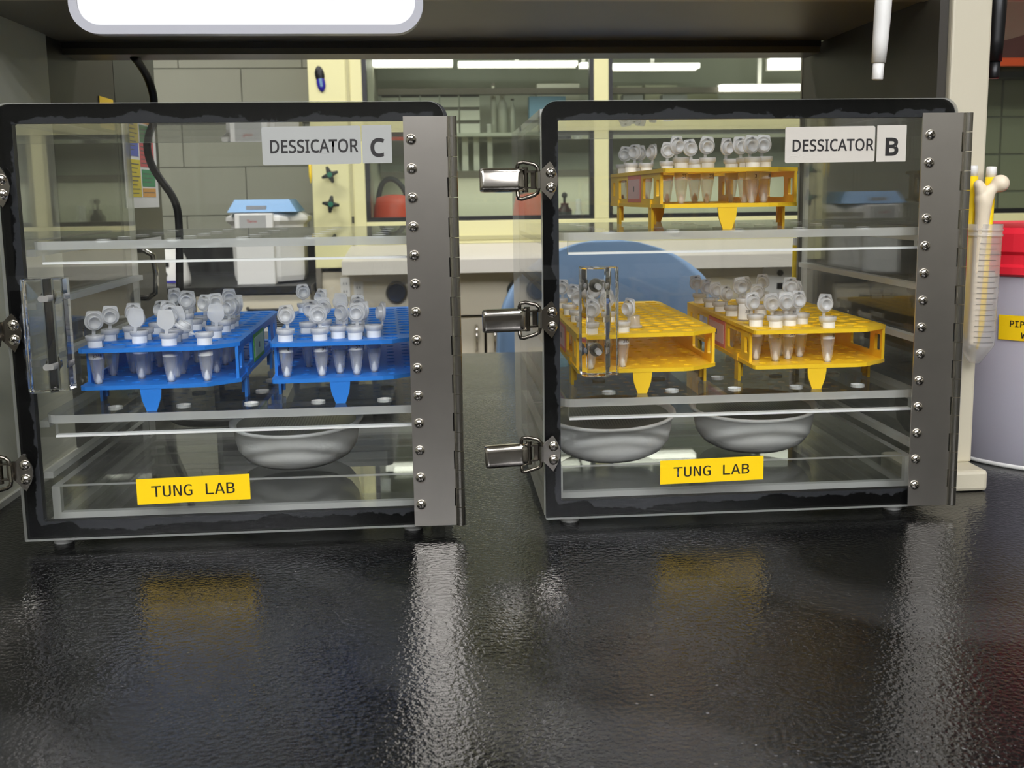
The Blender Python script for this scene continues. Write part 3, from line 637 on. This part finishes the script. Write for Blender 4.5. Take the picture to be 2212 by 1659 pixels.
ORD = ['first', 'second', 'third', 'fourth', 'fifth', 'sixth', 'seventh', 'eighth', 'ninth', 'tenth', 'eleventh', 'twelfth', 'thirteenth', 'fourteenth', 'fifteenth', 'sixteenth', 'seventeenth', 'eighteenth', 'nineteenth', 'twentieth', 'twenty-first', 'twenty-second']
import random
rnd = random.Random(4)
for key, L in TUBES.items():
    bx, u, v, an, s = RK[key]; c, sn = math.cos(an), math.sin(an)
    order = sorted(L, key=lambda q: (ra(q[0], q[1])[1], q[0]))
    for q in L:
        i, j, phi, fl = q; a_, b_ = ra(i, j); k = order.index(q)
        P = inbox(bx, u + c * a_ - sn * b_, v + sn * a_ + c * b_, s + .0175 + (.009 if fl == 2 else 0) + rnd.uniform(-.0004, .0008))
        lab = 'open frosted microtube in %s, row %d, %s tube from front' % (NAMES[key], j + 1, ORD[k])
        t = thing('microtube', lab, 'tube', P, rnd.uniform(-.1, .1), 'open microtubes in ' + NAMES[key])
        t.rotation_euler = (rnd.uniform(-.02, .02), rnd.uniform(-.02, .02), 0)
        link('body', TUBE, t)
        p_ = link('pellet', PEL, t); p_.rotation_euler = (0, 0, rnd.uniform(0, 6))
        bd = link('paper_label', BAND, t, (0, 0, 0), (0, 0, rnd.uniform(-.25, .25)))
        if (key, i, j) in NUM:
            s_ = NUM[(key, i, j)]; w_ = .0016 * len(s_); zt = .0262 if fl == 2 else .0218
            lettering(s_, .0024 - w_ / 2, .0024 + w_ / 2, zt, zt + .0026, 0, bd, INK, MONO, .01, bend=.00575, name='number')
        cp_ = link('cap', CAP, t)
        tilt = rnd.uniform(-.16, .08) if fl != 1 else -1.0
        cp_.matrix_local = Matrix.Rotation(math.radians(phi), 4, 'Z') @ Matrix.Translation((0, .0062, .0368)) @ Matrix.Rotation(tilt, 4, 'X') @ Matrix.Rotation(rnd.uniform(-.12, .12), 4, 'Y')
        if rnd.random() < .75: link('ink_mark', CAPM, cp_)
# the loose cap standing upside down on the third rack
b = MB(); b.lathe([(1e-5, .0098), (.0046, .0098), (.0050, .0090), (.0053, .0022), (.0068, .0018), (.0068, 0), (1e-5, 0)], PPC, 20)
bx, u, v, an, s = RK['B2']
tag(b.obj('loose_stopper', loc=inbox(bx, u + .0495, v + .036, s + .0468)), 'loose milky tube cap standing upside down on the mostly empty yellow rack', 'cap')

# ------------------------------------------------------------------ behind cabinet C: instrument
t = thing('instrument_case', 'low pale grey bench instrument with slotted top behind cabinet C', 'instrument', (-.165, 1.22, 0))
b = MB(); b.box((-.095, 0, .008), (.105, .2, .100), GREYP); b.obj('case', t, bevel=.004)
for k in range(7):
    b = MB(); b.box((-.08, .03 + .02 * k, .0998), (.02, .038 + .02 * k, .1012), BLK); b.obj('vent_slot', t)
b = MB(); b.box((-.088, -.0015, .082), (.098, 0, .099), WHITE); b.obj('trim_strip', t)
b = MB(); b.box((-.088, -.0015, .020), (-.02, 0, .076), BLACKP); b.obj('dark_screen', t)
b = MB(); b.box((.02, -.0015, .018), (.095, 0, .074), SLATE); rp = b.obj('rating_plate', t)
for k in range(5):
    b = MB(); b.box((.026, -.002, .064 - .007 * k), (.082 - .01 * (k % 2), -.0015, .0655 - .007 * k), GREYINK); b.obj('print_line', rp)
for x in (-.08, .09):
    for y in (.02, .18):
        b = MB(); b.cyl((x, y, 0), (x, y, .008), .008, RUB, 12); b.obj('foot', t)

# ------------------------------------------------------------------ right side: tube of pens on the post, tub with red lid
t = thing('conical_tube', 'graduated conical plastic tube taped upright to the post, holding pens', 'tube', (.4352, .8362, .1055))
t.rotation_euler = (0, .020, 0)
b = MB(); b.lathe([(.0032, 0), (.0044, .0002), (.0138, .0145), (.0142, .016), (.0146, .102), (.0146, .1035), (.0154, .1038), (.0154, .1052), (.0147, .1054), (.0147, .108), (.0153, .1083), (.0153, .1096), (.0147, .1099), (.0147, .1135), (.0139, .1135), (.0138, .104)], PPW, 36); bd = b.obj('body', t)
for k in range(19):
    z = .0185 + .00442 * k; a0 = -PI / 2 - .60; a1 = -PI / 2 + (.60 if k % 2 == 0 else .34)
    b = MB(); b.lathe([(.01485, z), (.01485, z + .00038)], GREYINK, 10, a0=a0, a1=a1); b.obj('graduation_mark', bd)
for k in range(10):
    lettering(str(5 * (k + 1)), .0108, .0133 if k else .0121, .0176 + .00884 * k, .0200 + .00884 * k, 0, bd, GREYINK, None, 0, bend=.0149, name='graduation_number')
b = MB(); b.box((-.0155, .0060, .05), (.0155, .0155, .075), PPC); b.obj('tape_strip', t)
def stick_pen(p, q, label):
    p, q = Vector(p), Vector(q); d = q - p; t = thing('pen', label, 'pen', p); t.rotation_euler = d.to_track_quat('Z', 'Y').to_euler()
    L = d.length; b = MB(); b.lathe([(1e-5, .001), (.0010, .002), (.0040, .020), (.0043, .03), (.0043, L - .0085), (1e-5, L - .0085)], PENY, 16); b.obj('barrel', t)
    b = MB(); b.lathe([(1e-5, L - .0086), (.0040, L - .0086), (.0040, L - .001), (.0034, L), (1e-5, L)], WHITE, 16); b.obj('end_plug', t)
stick_pen((.4290, .8400, .1235), (.4276, .8385, .2655), 'yellow pen with white plug at left in the graduated tube')
stick_pen((.4375, .8375, .1150), (.4437, .8395, .2645), 'yellow pen with white plug at right in the graduated tube')
# femur shaped pen
b = MB(); b.tube([Vector(p) for p in ((0, 0, 0), (.0002, 0, .03), (.0010, 0, .08), (.0018, 0, .106), (.0022, 0, .116))], .004, BONE, 14, radii=[.0040, .0042, .0050, .0058, .0070])
b.sphere((-.0010, 0, .1245), .0056, BONE, sc=(.85, .9, 1.2)); b.sphere((-.0030, 0, .1290), .0042, BONE); b.sphere((.0052, 0, .1195), .0052, BONE); b.sphere((.0018, 0, .1175), .0072, BONE, 18, 12, (1, .9, 1.25)); b.sphere((.0019, 0, .110), .0064, BONE, 18, 12, (1, .95, 1.6))
b.tube([Vector((.002, 0, .119)), Vector((.008, 0, .1255)), Vector((.0125, 0, .1290))], .0042, BONE, 12, radii=[.0062, .0046, .0048]); b.sphere((.0145, -.0008, .1300), .0071, BONE, 20, 14)
fp = b.obj('bone_pen', loc=(.4287, .8285, .1212), rot=(0, .016, 0)); rm = fp.modifiers.new('join', 'REMESH'); rm.mode = 'VOXEL'; rm.voxel_size = .0007; rm.use_smooth_shade = True
sm_ = fp.modifiers.new('soft', 'SMOOTH'); sm_.factor = .7; sm_.iterations = 22
tag(fp, 'ivory bone-shaped pen with round ball head in the graduated tube', 'pen')
t = thing('tub', 'frosted round tub with red lid and yellow label at right edge', 'container', (.590, .967, 0))
b = MB(); b.lathe([(1e-5, .001), (.112, .001), (.1165, .0), (.118, .004), (.1245, .172), (.1225, .172), (.116, .006), (1e-5, .004)], PPT, 64); b.obj('body', t); b = MB(); b.lathe([(.1168, .0), (.1186, .001), (.1186, .0035), (.1176, .0045)], WHITE, 64); b.obj('base_rim', t)
b = MB(); b.lathe([(.1262, .1715), (.1285, .1735), (.1285, .1795), (.1262, .182), (.1262, .190), (.1288, .193), (.1288, .2085), (.1255, .2135), (1e-5, .2140), (1e-5, .2115), (.124, .2115), (.1248, .1715)], RED, 64, smooth=False); b.obj('lid', t)
b = MB(); b.lathe([(.1238, .116), (.1242, .1378)], TAPE, 20, a0=-2.543, a1=-1.95); lb = b.obj('label', t)
def on_tub(body, ang0, ang1, z0, z1):
    me = text_mesh(body, MONO, .01); xs = [v.co.x for v in me.vertices]; ys = [v.co.y for v in me.vertices]
    for v_ in me.vertices:
        a = ang0 + (v_.co.x - min(xs)) / (max(xs) - min(xs)) * (ang1 - ang0); z = z0 + (v_.co.y - min(ys)) / (max(ys) - min(ys)) * (z1 - z0); v_.co.z = 0
        v_.normal; v_.co = (.1244 * math.cos(a), .1244 * math.sin(a), z)
    me.materials.clear(); me.materials.append(INK)
    for p_ in me.polygons: p_.material_index = 0
    link('lettering', me, lb)
on_tub('PIPETTE', -2.463, -2.225, .1277, .1332); on_tub('WASTE', -2.385, -2.215, .1180, .1235)
b = MB(); b.lathe([(1e-5, .008), (.098, .008), (.102, .012), (.104, .10), (.1035, .10), (.1005, .013), (1e-5, .010)], PPT, 48); b.obj('inner_liner', t)

# ------------------------------------------------------------------ chair on the far side
t = thing('lab_chair', 'blue plastic laboratory chair with rounded back beyond the worktop', 'chair', (.33, 2.0, -.92), .1)
b = MB(); nr, nc = 18, 20; vs = []
for r_i in range(nr + 1):
    q = r_i / nr; z = -.27 + .465 * (1 - (1 - q) ** 1.5)
    hw = .225 * max(1e-3, 1 - (z / .1955) ** 2.4) ** .5 if z > 0 else .225 + .015 * min(1, -z / .15) - (.06 * max(0, (-z - .2) / .07) ** 2)
    for k in range(nc + 1):
        x = hw * (2 * k / nc - 1); vs.append((x, .06 - .9 * x * x + .10 * z * z, z + .885))
b.add(vs, [(r_i * (nc + 1) + k, r_i * (nc + 1) + k + 1, (r_i + 1) * (nc + 1) + k + 1, (r_i + 1) * (nc + 1) + k) for r_i in range(nr) for k in range(nc)], CHAIRB, True)
bk = b.obj('backrest', t); so = bk.modifiers.new('thick', 'SOLIDIFY'); so.thickness = .014; so.offset = 0
b = MB(); b.plate(rrect(-.22, -.24, .22, .20, (.08,) * 4, 6), [], .56, .60, CHAIRB); b.obj('seat', t, bevel=.012)
b = MB(); b.tube([Vector((0, .15, .57)), Vector((0, .20, .6)), Vector((0, .105, .7)), Vector((0, .085, .8))], .014, BLK, 10); b.obj('back_stem', t)
b = MB(); b.cyl((0, 0, .06), (0, 0, .56), .025, CHROME, 16); b.obj('column', t)
for k in range(5):
    a = 2 * PI * k / 5; b = MB(); b.cyl((0, 0, .07), (.27 * math.cos(a), .27 * math.sin(a), .055), .016, BLK, 10); lg = b.obj('leg', t)
    b = MB(); b.cyl((.27 * math.cos(a), .27 * math.sin(a) - .012, .025), (.27 * math.cos(a), .27 * math.sin(a) + .012, .025), .025, BLK, 14); b.obj('caster', lg)

# ------------------------------------------------------------------ fume hood across the aisle
h = thing('fume_hood', 'cream framed fume hood with tall glass sashes behind the bench', 'fume hood', (0, 3.0, -.92)); Z = .92
def hb(name, a, b_, m_, bevel=0, parent=None):
    b = MB(); b.box((a[0], a[1], a[2] + Z), (b_[0], b_[1], b_[2] + Z), m_); return b.obj(name, parent or h, bevel=bevel)
hb('side_column', (-.344, 0, .055), (-.2, .5, 1.2), CREAM, .002)
hb('side_column', (1.30, 0, .055), (1.44, .5, 1.2), CREAM, .002)
hb('trim_strip', (-.2415, -.004, .12), (-.2335, 0, 1.2), CREAMD)
hb('latch_slot', (-.2395, -.0055, .178), (-.2335, -.004, .196), BLK)
hb('bottom_rail', (-.2, 0, .1165), (1.30, .04, .180), CREAM, .002)
hb('rail_groove', (-.2, -.003, .128), (1.30, 0, .138), CREAMD)
hb('mullion', (.4338, 0, .18), (.4752, .04, 1.2), CREAM, .002)
hb('top_rail', (-.2, 0, .98), (1.30, .04, 1.2), CREAM)
for x0, x1 in ((-.2, -.1875), (.4225, .4338), (.4752, .4865), (1.288, 1.30)): hb('sash_gasket', (x0, .002, .19), (x1, .03, .98), BLACKP)
for x0, x1 in ((-.2, .4338), (.4752, 1.30)): hb('sash_gasket', (x0, .002, .180), (x1, .03, .192), BLACKP)
for x0, x1 in ((-.1875, .4225), (.4865, 1.288)):
    b = MB(); b.box((x0, .012, .192 + Z), (x1, .017, .98 + Z), SASHGLASS); b.obj('glass_pane', h)
b = MB(); pr = [(-.10, .042), (-.10, .078), (-.085, .086), (0, .1165), (0, .042)]
for x0, x1 in ((-.264, 1.44),):
    vs = [(x0 + (.02 if 2 <= q <= 3 else 0), y, z + Z) for q, (y, z) in enumerate(pr)] + [(x1, y, z + Z) for y, z in pr]
    b.add(vs, [tuple(range(5)), tuple(range(9, 4, -1))] + [(i, 5 + i, 5 + (i + 1) % 5, (i + 1) % 5) for i in range(5)], SILL)
b.obj('airfoil_sill', h)
hb('base_panel', (-.330, .02, -.086), (1.44, .06, .042), BEIGE)
hb('base_edge', (-.344, .0, -.92), (-.330, .06, .055), BEIGED)
for k, (x0, x1) in enumerate(((-.325, .119), (.126, .56), (.566, 1.0), (1.006, 1.44))):
    d = hb('cupboard_door', (x0, .012, -.82), (x1, .06, -.094), BEIGE, .002)
    b = MB(); hx = x1 - .022 if k % 2 == 0 else x0 + .022; b.tube([Vector((hx, .012, -.115 + Z)), Vector((hx, -.014, -.118 + Z)), Vector((hx, -.014, -.182 + Z)), Vector((hx, .012, -.185 + Z))], .004, CHROME, 8); b.obj('door_handle', d)
hb('plinth', (-.32, .05, -.92), (1.44, .4, -.82), BLACKP)
for x, z in ((-.2665, .000), (-.2299, -.012)):
    o_ = hb('outlet_plate', (x - .013, .014, z - .027), (x + .013, .02, z + .027), WHITE)
    for dz in (-.011, .011):
        for dx in (-.004, .004): hb('slot', (x + dx - .001, .013, z + dz - .004), (x + dx + .001, .0142, z + dz + .003), GREYINK, 0, o_)
b = MB(); b.cyl((-.1237, .02, -.0163 + Z), (-.1237, .004, -.0163 + Z), .030, DARKM, 32); o_ = b.obj('round_port', h); b = MB(); b.cyl((-.1237, .006, -.0163 + Z), (-.1237, -.002, -.0163 + Z), .0245, BLK, 32); b.obj('port_plug', o_)
b = MB(); b.cyl((.215, .02, -.018 + Z), (.215, .004, -.018 + Z), .030, DARKM, 32); o_ = b.obj('round_port', h); b = MB(); b.cyl((.215, .006, -.018 + Z), (.215, -.002, -.018 + Z), .0245, BLK, 32); b.obj('port_plug', o_)
o_ = hb('switch_plate', (.925, .010, -.052), (1.022, .02, .053), WHITE)
b = MB(); b.cyl((.9724, .012, .0169 + Z), (.9724, .004, .0169 + Z), .009, BLK, 16); b.obj('socket', o_); hb('button', (.964, .005, -.029), (.981, .012, -.012), BLK, 0, o_)
hb('print_strip', (.938, .0092, .036), (1.01, .01, .041), GREYINK, 0, o_)
for x, z, a0 in ((-.2923, .3096, .35), (-.2929, .2306, -.15)):
    b = MB(); b.cyl((x, 0, z + Z), (x, -.03, z + Z), .006, KNOBB, 10)
    for k in range(4):
        a = a0 + PI / 2 * k; b.tube([Vector((x, -.03, z + Z)), Vector((x + .013 * math.cos(a), -.03, z + Z + .013 * math.sin(a))), Vector((x + .023 * math.cos(a), -.03, z + Z + .023 * math.sin(a)))], .005, KNOBB, 8, radii=[.009, .006, .0035])
    o_ = b.obj('valve_handle', h); b = MB(); b.cyl((x, -.036, z + Z), (x, -.040, z + Z), .0072, KNOBG, 16); b.obj('green_cap', o_)
# hood interior
b = MB(); b.box((-.2, .62, .12 + Z), (1.30, .64, 1.2 + Z), HOODIN); b.box((-.2, .05, .10 + Z), (1.30, .62, .118 + Z), HOODIN); b.box((-.2, .05, .60 + .25 + Z), (1.30, .62, .87 + Z), HOODIN); b.obj('liner', h)
hb('glow_screen_lip', (-.18, .440, .304), (1.28, .449, .327), BEIGED)  # lip added to screen the glowing panel behind it
hb('added_glow_panel', (-.1, .47, .3105), (1.2, .58, .3175), SGLOW)  # glowing panel added to brighten the lower interior, no known source
hb('liner_side', (-.2, .05, .118), (-.19, .62, .85), HOODIN); hb('liner_side', (1.29, .05, .118), (1.30, .62, .85), HOODIN)
for z in (.432,): hb('inner_shelf', (-.18, .40, z), (1.28, .60, z + .010), HOODIN)
hb('inner_shelf', (-.18, .45, .318), (1.28, .60, .326), BEIGED)
hb('inner_beam', (-.18, .40, .560), (1.28, .44, .578), BEIGED)
for x0, y0, x1, y1 in ((790, 129, 978, 140), (990, 131, 1248, 141), (1255, 135, 1277, 142), (1323, 136, 1512, 147), (1668, 124, 1742, 145), (1560, 181, 1745, 195)):
    a, c_ = at(x0, y1, 3.36), at(x1, y0, 3.36)
    t = thing('mirrored_tube', 'bar imitating a mirrored ceiling tube behind the hood glass, ' + ('lower right one under the others' if y0 > 170 else ['leftmost', 'second from left', 'short one left of the mullion', 'just right of the mullion', 'far right'][[790, 990, 1255, 1323, 1668].index(x0)]), 'reflection', ((a.x + c_.x) / 2, 3.36, a.z), 0, 'mirrored ceiling tubes behind the hood glass')  # ceiling tubes mirrored in the sash, built as glowing bars inside the hood
    L = (c_.x - a.x) / 2; H_ = max(.010, (c_.z - a.z))
    b = MB(); b.box((-L, 0, 0), (L, .05, H_), HGLINT); b.obj('tube', t); b = MB(); b.box((-L, .05, -.004), (L, .07, H_ + .004), WHITE); b.obj('housing', t)
    b = MB(); b.box((-.006, .06, H_), (.006, .07, .85 - a.z), WHITE); b.obj('hanger', t)
# things mirrored in the sash glass, built on shelves in the hood
def far_box(name, label, cat, x0, y0, x1, y1, Y, m_, group, d=.05, floor=None):
    a, c_ = at(x0, y1, Y), at(x1, y0, Y); z0 = a.z if floor is None else floor
    t = thing(name, label, cat, ((a.x + c_.x) / 2, Y, z0), 0, group)
    b = MB(); L = (c_.x - a.x) / 2; b.box((-L, 0, 0), (L, d, (c_.z - z0) * .97), m_); o_ = b.obj('carton', t, bevel=.002); return t, L, (c_.z - z0)
xs = [(790, 808), (823, 862), (864, 906), (908, 948), (950, 990), (992, 1036)]
zz = [.442, .4825, .523]
for r_i in range(3):
    for k, (x0, x1) in enumerate(xs):
        a, c_ = at(x0, 200, 3.42), at(x1, 200, 3.42)
        t = thing('pipette_tip_box', 'small white carton behind the hood glass, %s row of the stack, %s column' % (['bottom', 'middle', 'top'][r_i], ORD[k]), 'box', ((a.x + c_.x) / 2, 3.42, zz[r_i]), 0, 'white cartons stacked behind the hood glass')
        L = (c_.x - a.x) / 2 - .001; b = MB(); b.box((-L, 0, 0), (L, .06, .030), OFFW); b.obj('carton', t)
        b = MB(); b.box((-L * .98, .006, .030), (L * .98, .054, .0402), BEIGED); b.obj('sleeve', t)
for k, (x0, x1, y0) in enumerate(((1062, 1070, 178), (1078, 1094, 200), (1104, 1112, 212))):
    a, c_ = at(x0, y0, 3.43), at(x1, y0, 3.43); t = thing('bottle', '%s tall pale bottle right of the carton stack behind the hood glass' % ORD[k], 'bottle', ((a.x + c_.x) / 2, 3.46, .442), 0, 'tall pale bottles behind the hood glass')
    R0 = (c_.x - a.x) / 2 + .003; H_ = a.z - .442; b = MB(); b.lathe([(1e-5, 0), (R0, 0), (R0, H_ * .75), (R0 * .5, H_ * .85), (R0 * .5, H_)], OFFW, 14); b.obj('body', t); b = MB(); b.cyl((0, 0, H_ * .95), (0, 0, H_), R0 * .6, BEIGED, 12); b.obj('cap', t)
t, L, H_ = far_box('long_carton', 'long white carton lying on the upper hood shelf left of the mullion', 'box', 1160, 180, 1252, 194, 3.47, OFFW, None, .05)
b = MB(); b.box((-L, .0, -.07), (L, .06, 0), HOODIN); b.obj('stand', t)
t, L, H_ = far_box('blue_tray', 'pale blue tray on the hood shelf left of the mullion', 'tray', 1143, 205, 1222, 232, 3.41, PBLUE, None, .05, .442)
for k, (x0, x1, y0) in enumerate(((976, 988, 276), (997, 1010, 273), (1022, 1034, 274), (1052, 1063, 270))):
    a, c_ = at(x0, y0, 3.46), at(x1, y0, 3.46); t = thing('small_carton', '%s small upright white carton on the lower hood shelf between the cabinets' % ORD[k], 'box', ((a.x + c_.x) / 2, 3.46, .326), 0, 'upright cartons on the lower hood shelf')
    L = (c_.x - a.x) / 2; b = MB(); b.box((-L, 0, 0), (L, .03, a.z - .326), OFFW); b.obj('carton', t); b = MB(); b.box((-L, .002, a.z - .326), (L, .028, a.z - .323), WHITE); b.obj('flap', t)
for k, (x0, x1, y0) in enumerate(((1340, 1392, 182), (1400, 1470, 180), (1480, 1560, 186), (1345, 1385, 205), (1430, 1480, 205))):
    a, c_ = at(x0, y0, 3.45 - .02 * (k > 2)), at(x1, y0, 3.45); t = thing('carton', '%s pale carton on the hood shelf right of the mullion' % ORD[k], 'box', ((a.x + c_.x) / 2, 3.50 if k < 3 else 3.42, .442), 0, 'pale cartons right of the mullion')
    L = (c_.x - a.x) / 2; b = MB(); b.box((-L, 0, 0), (L, .05, max(.02, a.z - .442)), TILE if k < 3 else GREYP); b.obj('carton', t)
# red bag, hose, bottles on the hood floor
t = thing('red_bag', 'red plastic biohazard bag sitting in the hood behind the hinge of cabinet C', 'bag', (-.13, 3.17, .118))
b = MB(); b.lathe([(1e-5, 0), (.050, .0), (.057, .03), (.056, .07), (.052, .105), (.046, .128), (.02, .136), (1e-5, .137)], REDS, 22, T=Matrix.Diagonal((1.1, .8, 1, 1))); b.obj('bag', t)
b = MB(); b.box((-.03, -.052, .004), (.04, -.044, .018), BLK); b.obj('weight_clip', t)
b = MB(); b.tube(smooth([Vector(p) for p in ((-.183, 3.2, .118), (-.18, 3.2, .22), (-.165, 3.2, .285), (-.135, 3.2, .300), (-.105, 3.2, .275), (-.092, 3.2, .23), (-.085, 3.22, .118))]), .008, RUB, 10)
tag(b.obj('black_hose'), 'black rubber hose arching over the red bag in the hood', 'hose')
t = thing('dispenser_bottle', 'dark bottle with pump head standing in the hood left of the mullion', 'bottle', (.373, 3.2, .118))
b = MB(); b.lathe([(1e-5, 0), (.022, 0), (.022, .085), (.012, .095), (.012, .105), (1e-5, .105)], BLACKP, 18); b.obj('body', t); b = MB(); b.cyl((0, 0, .105), (0, 0, .125), .004, BLACKP, 10); b.sphere((0, 0, .128), .009, BLACKP); b.obj('pump_head', t)
t = thing('wash_bottle', 'slim white wash bottle standing in the hood beside the mullion', 'bottle', (.415, 3.2, .118))
b = MB(); b.lathe([(1e-5, 0), (.013, 0), (.013, .07), (.008, .085), (.008, .115), (1e-5, .118)], WHITE, 16); b.obj('body', t); b = MB(); b.cyl((0, 0, .04), (0, 0, .043), .0135, GREYP, 16); b.obj('ring', t)
b = MB(); b.box((-.03, 0, 0), (.03, .04, .032), WHITE); cl_ = None
t = thing('marker_holder', 'oval black and blue magnetic clip stuck high on the cream hood column', 'clip', (-.3106, 2.998, .5662)); t.rotation_euler = (0, -.13, 0)
b = MB(); b.sphere((0, 0, .010), .0125, BLK, 16, 10, (1, .5, 1.9)); b.obj('black_half', t); b = MB(); b.sphere((0, -.0008, -.012), .0115, CLIPB, 16, 10, (1, .5, 2.0)); b.obj('blue_half', t); b = MB(); b.box((-.003, -.0066, -.022), (.004, -.0052, 0), PBLUE); b.obj('print', t)
b = MB(); b.lathe([(1e-5, 0), (.0012, .002), (.0042, .020), (.0045, .055), (1e-5, .057)], PENY, 12)
tag(b.obj('hanging_pen', loc=(-.3484, 3.006, .287)), 'yellow pen hung beside the cream hood column above the centrifuge', 'pen')

# ------------------------------------------------------------------ second hood at the right edge
h2 = thing('second_hood', 'second fume hood with dark wood header at the far right', 'fume hood', (1.45, 3.0, -.92))
def h2b(name, a, b_, m_, parent=None):
    b = MB(); b.box((a[0], a[1], a[2] + Z), (b_[0], b_[1], b_[2] + Z), m_); return b.obj(name, parent or h2)
h2b('header', (0, -.02, .61), (1.2, .3, 1.2), WOOD); h2b('orange_strip', (0, -.024, .590), (1.2, 0, .612), ORANGE)
h2b('bottom_rail', (0, 0, .118), (1.2, .05, .178), CREAM); h2b('sash_gasket', (0, .002, .178), (1.2, .03, .192), BLACKP)
bw = h2b('tiled_back', (0, .38, .10), (1.2, .40, .60), JOINT)
for r_i in range(4):
    for k in range(6):
        x0 = .03 + .165 * k; z0 = .125 + .118 * r_i
        b = MB(); b.box((x0, .372, z0 + Z), (x0 + .158, .38, z0 + .112 + Z), TILE); b.obj('tile', bw)
b = MB(); b.box((0, .012, .192 + Z), (1.2, .017, .59 + Z), SASHGLASS); b.obj('glass_pane', h2)
h2b('work_surface', (0, .05, .08), (1.2, .4, .10), SILL); h2b('base_panel', (0, .02, -.92), (1.2, .4, .118), BEIGE)

# ------------------------------------------------------------------ rear bench on the left with centrifuge and mixer
t = thing('rear_bench', 'black topped rear bench with beige drawers along the block wall', 'bench', (-1.0, 2.9, -.92))
b = MB(); b.box((-1.2, 0, .916), (.652, .50, .936), BLACKP); b.obj('bench_top', t); b = MB(); b.box((-1.2, .488, .936), (.652, .50, 1.05), BLACKP); b.obj('backsplash', t)
b = MB(); b.box((-1.2, .03, 0), (.652, .50, .916), BEIGED); b.obj('carcass', t)
for k in range(4):
    x0 = .347 - .33 * k
    for z0, z1 in ((.842, .912), (.66, .835), (.10, .652)):
        b = MB(); b.box((x0, .01, z0), (x0 + .30, .03, z1), BEIGE if k < 1 else BLACKP); d = b.obj('drawer_front', t, bevel=.002)
        b = MB(); xm = x0 + .18; zm = (z0 + z1) / 2 if z1 - z0 < .2 else z1 - .05
        b.tube([Vector((xm - .045, .01, zm)), Vector((xm - .04, -.01, zm - .004)), Vector((xm + .04, -.01, zm - .004)), Vector((xm + .045, .01, zm))], .005, BLK, 8); b.obj('handle', d)
        if k == 0 and z0 > .8: b = MB(); b.box((x0 + .012, .0095, z0 + .028), (x0 + .062, .0101, z1 - .008), PAPER); b.box((x0 + .02, .009, z1 - .020), (x0 + .05, .0095, z1 - .017), GREYINK); b.obj('label_card', d)
t = thing('centrifuge', 'white bench centrifuge with pale blue lid on the rear bench', 'centrifuge', (-.476, 2.96, .016))
b = MB(); b.lathe([(1e-5, .006), (.100, .006), (.104, .02), (.107, .16), (.121, .172), (.120, .182), (.09, .197), (1e-5, .197)], WHITE, 8, T=Matrix.Translation((0, .12, 0)) @ Matrix.Rotation(PI / 8, 4, 'Z'), smooth=False); b.obj('body', t)
b = MB(); vs = [(-.096, .015, .196), (.09, .015, .196), (.09, .2, .196), (-.096, .2, .196), (-.078, .035, .230), (.068, .035, .230), (.068, .18, .230), (-.078, .18, .230)]
b.add(vs, [(0, 1, 5, 4), (1, 2, 6, 5), (2, 3, 7, 6), (3, 0, 4, 7), (4, 5, 6, 7), (0, 3, 2, 1)], CENTB); ld = b.obj('lid', t); b = MB(); b.box((-.045, .018, .203), (.008, .024, .213), SLATE); b.obj('lid_grip', ld)
b = MB(); b.box((-.074, -.006, .0), (.028, .04, .193), WHITE); fp_ = b.obj('front_column', t, bevel=.003)
b = MB(); b.box((-.060, -.0075, .125), (.010, -.006, .188), GREYP); pn = b.obj('control_panel', fp_)
lettering('Thermo', -.040, -.014, .168, .176, -.0078, fp_, pbr('red_print', (170, 60, 50), .5), None, .01, name='print')
for x0, x1 in ((-.056, -.038), (-.031, .008)): b = MB(); b.box((x0, -.0085, .1265), (x1, -.0075, .1315), BLK); b.obj('button', fp_)
t = thing('vortex_mixer', 'small white vortex mixer on the rear bench left of the centrifuge', 'mixer', (-.735, 2.98, .016))
b = MB(); b.lathe([(1e-5, 0), (.055, 0), (.056, .02), (.046, .075), (.034, .10), (1e-5, .102)], WHITE, 26); b.obj('body', t); b = MB(); b.cyl((0, 0, .10), (0, 0, .115), .02, BLK, 18); b.obj('cup', t)
b = MB(); b.box((-.012, -.052, .055), (.012, -.046, .068), BLK); b.obj('display', t); b = MB(); b.cyl((0, -.05, .035), (0, -.062, .033), .008, BLK, 14); b.obj('knob', t); b = MB(); b.box((-.03, -.059, .012), (.03, -.053, .018), CLIPB); b.obj('print_band', t)
# bench behind the camera so that steel and chrome mirror a room, not a void
t = thing('front_bench', 'island bench with black top and dark carcass behind the viewpoint', 'bench', (0, -1.6, -.92))
b = MB(); b.box((-2.2, -.35, .90), (2.2, .25, .94), BLACKP); b.obj('bench_top', t); b = MB(); b.box((-2.2, -.35, 0), (2.2, .2, .90), DARKP); b.obj('carcass', t)
